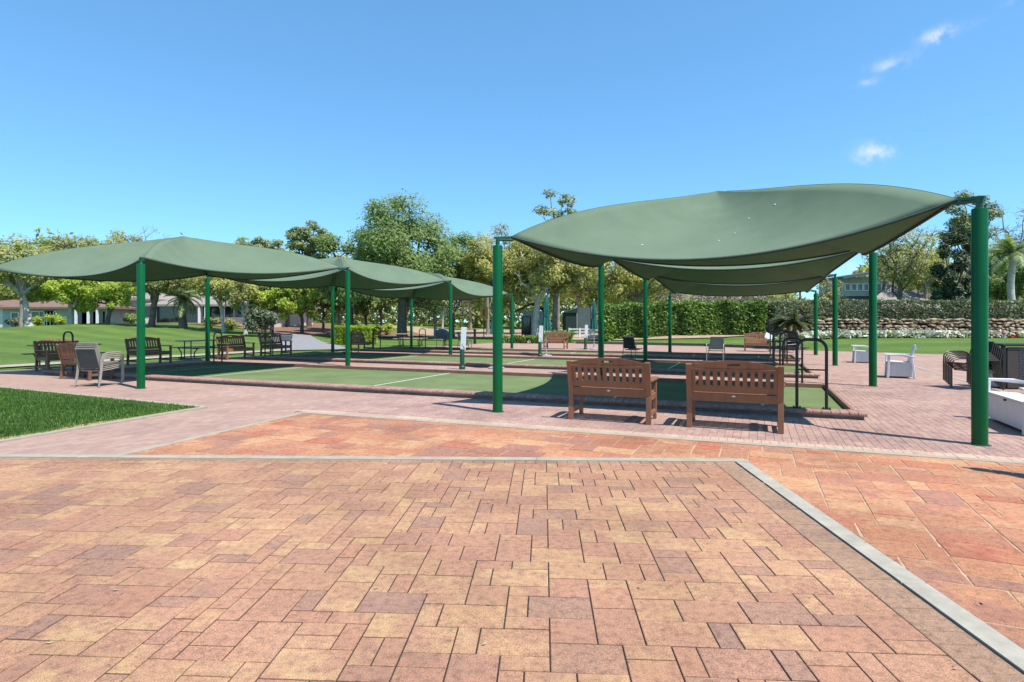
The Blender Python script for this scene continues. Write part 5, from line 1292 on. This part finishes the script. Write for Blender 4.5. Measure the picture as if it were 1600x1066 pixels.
b = MB(); b.add([(X(1322),-3.2,Z(478)),(X(1392),-3.2,Z(478)),(X(1384),.4,Z(436)),(X(1378),-.5,Z(452)),(X(1322),-3.2,Z(490)),(X(1430),-3.2,Z(490)),(X(1430),-3.2,Z(478)),(X(1416),-.2,Z(452)),(X(1384),6,Z(436))], [(0,1,2,3),(4,5,1,0),(1,6,7,2),(2,8,3)]); b.build('lower_roof', M['roof_grey'], root)
b = MB(); b.add([(X(1376),.1,Z(455)),(X(1402),.1,Z(455)),(X(1384),.1,Z(434)),(X(1376),3,Z(455)),(X(1402),3,Z(455)),(X(1384),3,Z(434))], [(0,1,2),(5,4,3),(0,3,4,1),(1,4,5,2),(2,5,3,0)]); b.build('white_gable', M['wall_white'], root)
b = MB(); b.add([(X(1406),-2,Z(470)),(X(1452),-2,Z(466)),(X(1440),1,Z(452)),(X(1415),1,Z(460)),(X(1406),-2,Z(476)),(X(1452),-2,Z(474)),(X(1440),1,Z(474)),(X(1415),1,Z(474))], [(0,1,2,3),(4,5,1,0),(5,6,2,1),(6,7,3,2),(7,4,0,3),(7,6,5,4)]); b.build('porch_roof', M['roof_dark'], root)
b = MB(); b.box((X(1430),2,Z(480)/2),(X(1480)-X(1385),3,Z(472))); b.build('side_wall', M['wall_white'], root)
# stone shed
Y = 54; root = thing('stone_shed', 'small grey shed with a dark leaning roof behind the forked oak', 'shed', ((832-800)*Y/889, Y, 0)); X = lambda px: (px-832)*Y/889; Z = lambda py: HZ(py,Y)
b = MB(); b.box((X(834),1.5,Z(486)/2),(X(850)-X(818),3,Z(486))); b.build('wall', M['wall_grey'], root)
b = MB(); b.box((X(822),-.03,1.05),(.9,.08,2.1)); b.build('door_opening', M['glass'], root)
b = MB(); b.bar((X(806),1.4,Z(486)),(X(832),1.4,Z(474)),4.2,.16); b.bar((X(832),1.4,Z(474)),(X(856),1.4,Z(486)),4.2,.16); b.build('roof', M['roof_dark'], root)
# dark green tent
Y = 47; root = thing('canvas_tent', 'dark green canvas tent with a grey net panel behind the white rail fence', 'tent', ((908-800)*Y/889, Y, .1)); X = lambda px: (px-908)*Y/889; Z = lambda py: HZ(py,Y)-.1
b = MB(); b.prism([(X(884),0),(X(901),0),(X(901),3),(X(884),3)], 0, Z(489)); b.prism([(X(884),-.1),(X(902),-.1),(X(902),3.1),(X(884),3.1)], Z(489)+.002, Z(489)+.06); b.add([(X(884),-.1,Z(489)+.06),(X(902),-.1,Z(489)+.06),(X(902),3.1,Z(489)+.06),(X(884),3.1,Z(489)+.06),(X(902),-.1,Z(481)),(X(902),3.1,Z(481))], [(0,1,4),(3,5,2),(0,4,5,3),(1,2,5,4)]); b.build('canvas_wall', M['canvas'], root)
b = MB(); b.box((X(913),.2,Z(481)/2),(X(925)-X(902),.05,Z(481))); b.build('net_panel', M['mesh_grey'], root)
for px in (901.5,925): b = MB(); b.tube([(X(px),.15,0),(X(px),.15,Z(479))], .05, 8); b.build('frame_pole', M['pole'], root)
# ================================================================== FAR WOOD
rg = np.random.default_rng(12); n = 80000
x = rg.uniform(-150,150,n); y = rg.uniform(96,118,n); px = 800+889*x/y
lim = 10.5+2.2*np.sin(x*.21)+1.5*np.sin(x*.53+1)+1.2*np.sin(x*1.3)
gap = np.exp(-((px-1270)/75.)**2); lim = lim*(1-gap*.62); z = rg.random(n)**.8*lim*1.15+.5
a = rg.normal(size=(n,3))*.42; b = np.cross(a, rg.normal(size=(n,3))); b *= (.42/np.maximum(1e-6,np.linalg.norm(b,axis=1)))[:,None]
Pn = np.stack([x,y,z],1); V = np.stack([Pn-a,Pn+b*.6,Pn+a,Pn-b*.6],1).reshape(-1,3)
tag(link('distant_wood', npmesh('distant_wood', V, np.arange(4*n).reshape(-1,4), M['l_olive'])), 'far belt of mixed trees closing the horizon behind everything', 'woodland', kind='stuff')
bpy.context.view_layer.update()
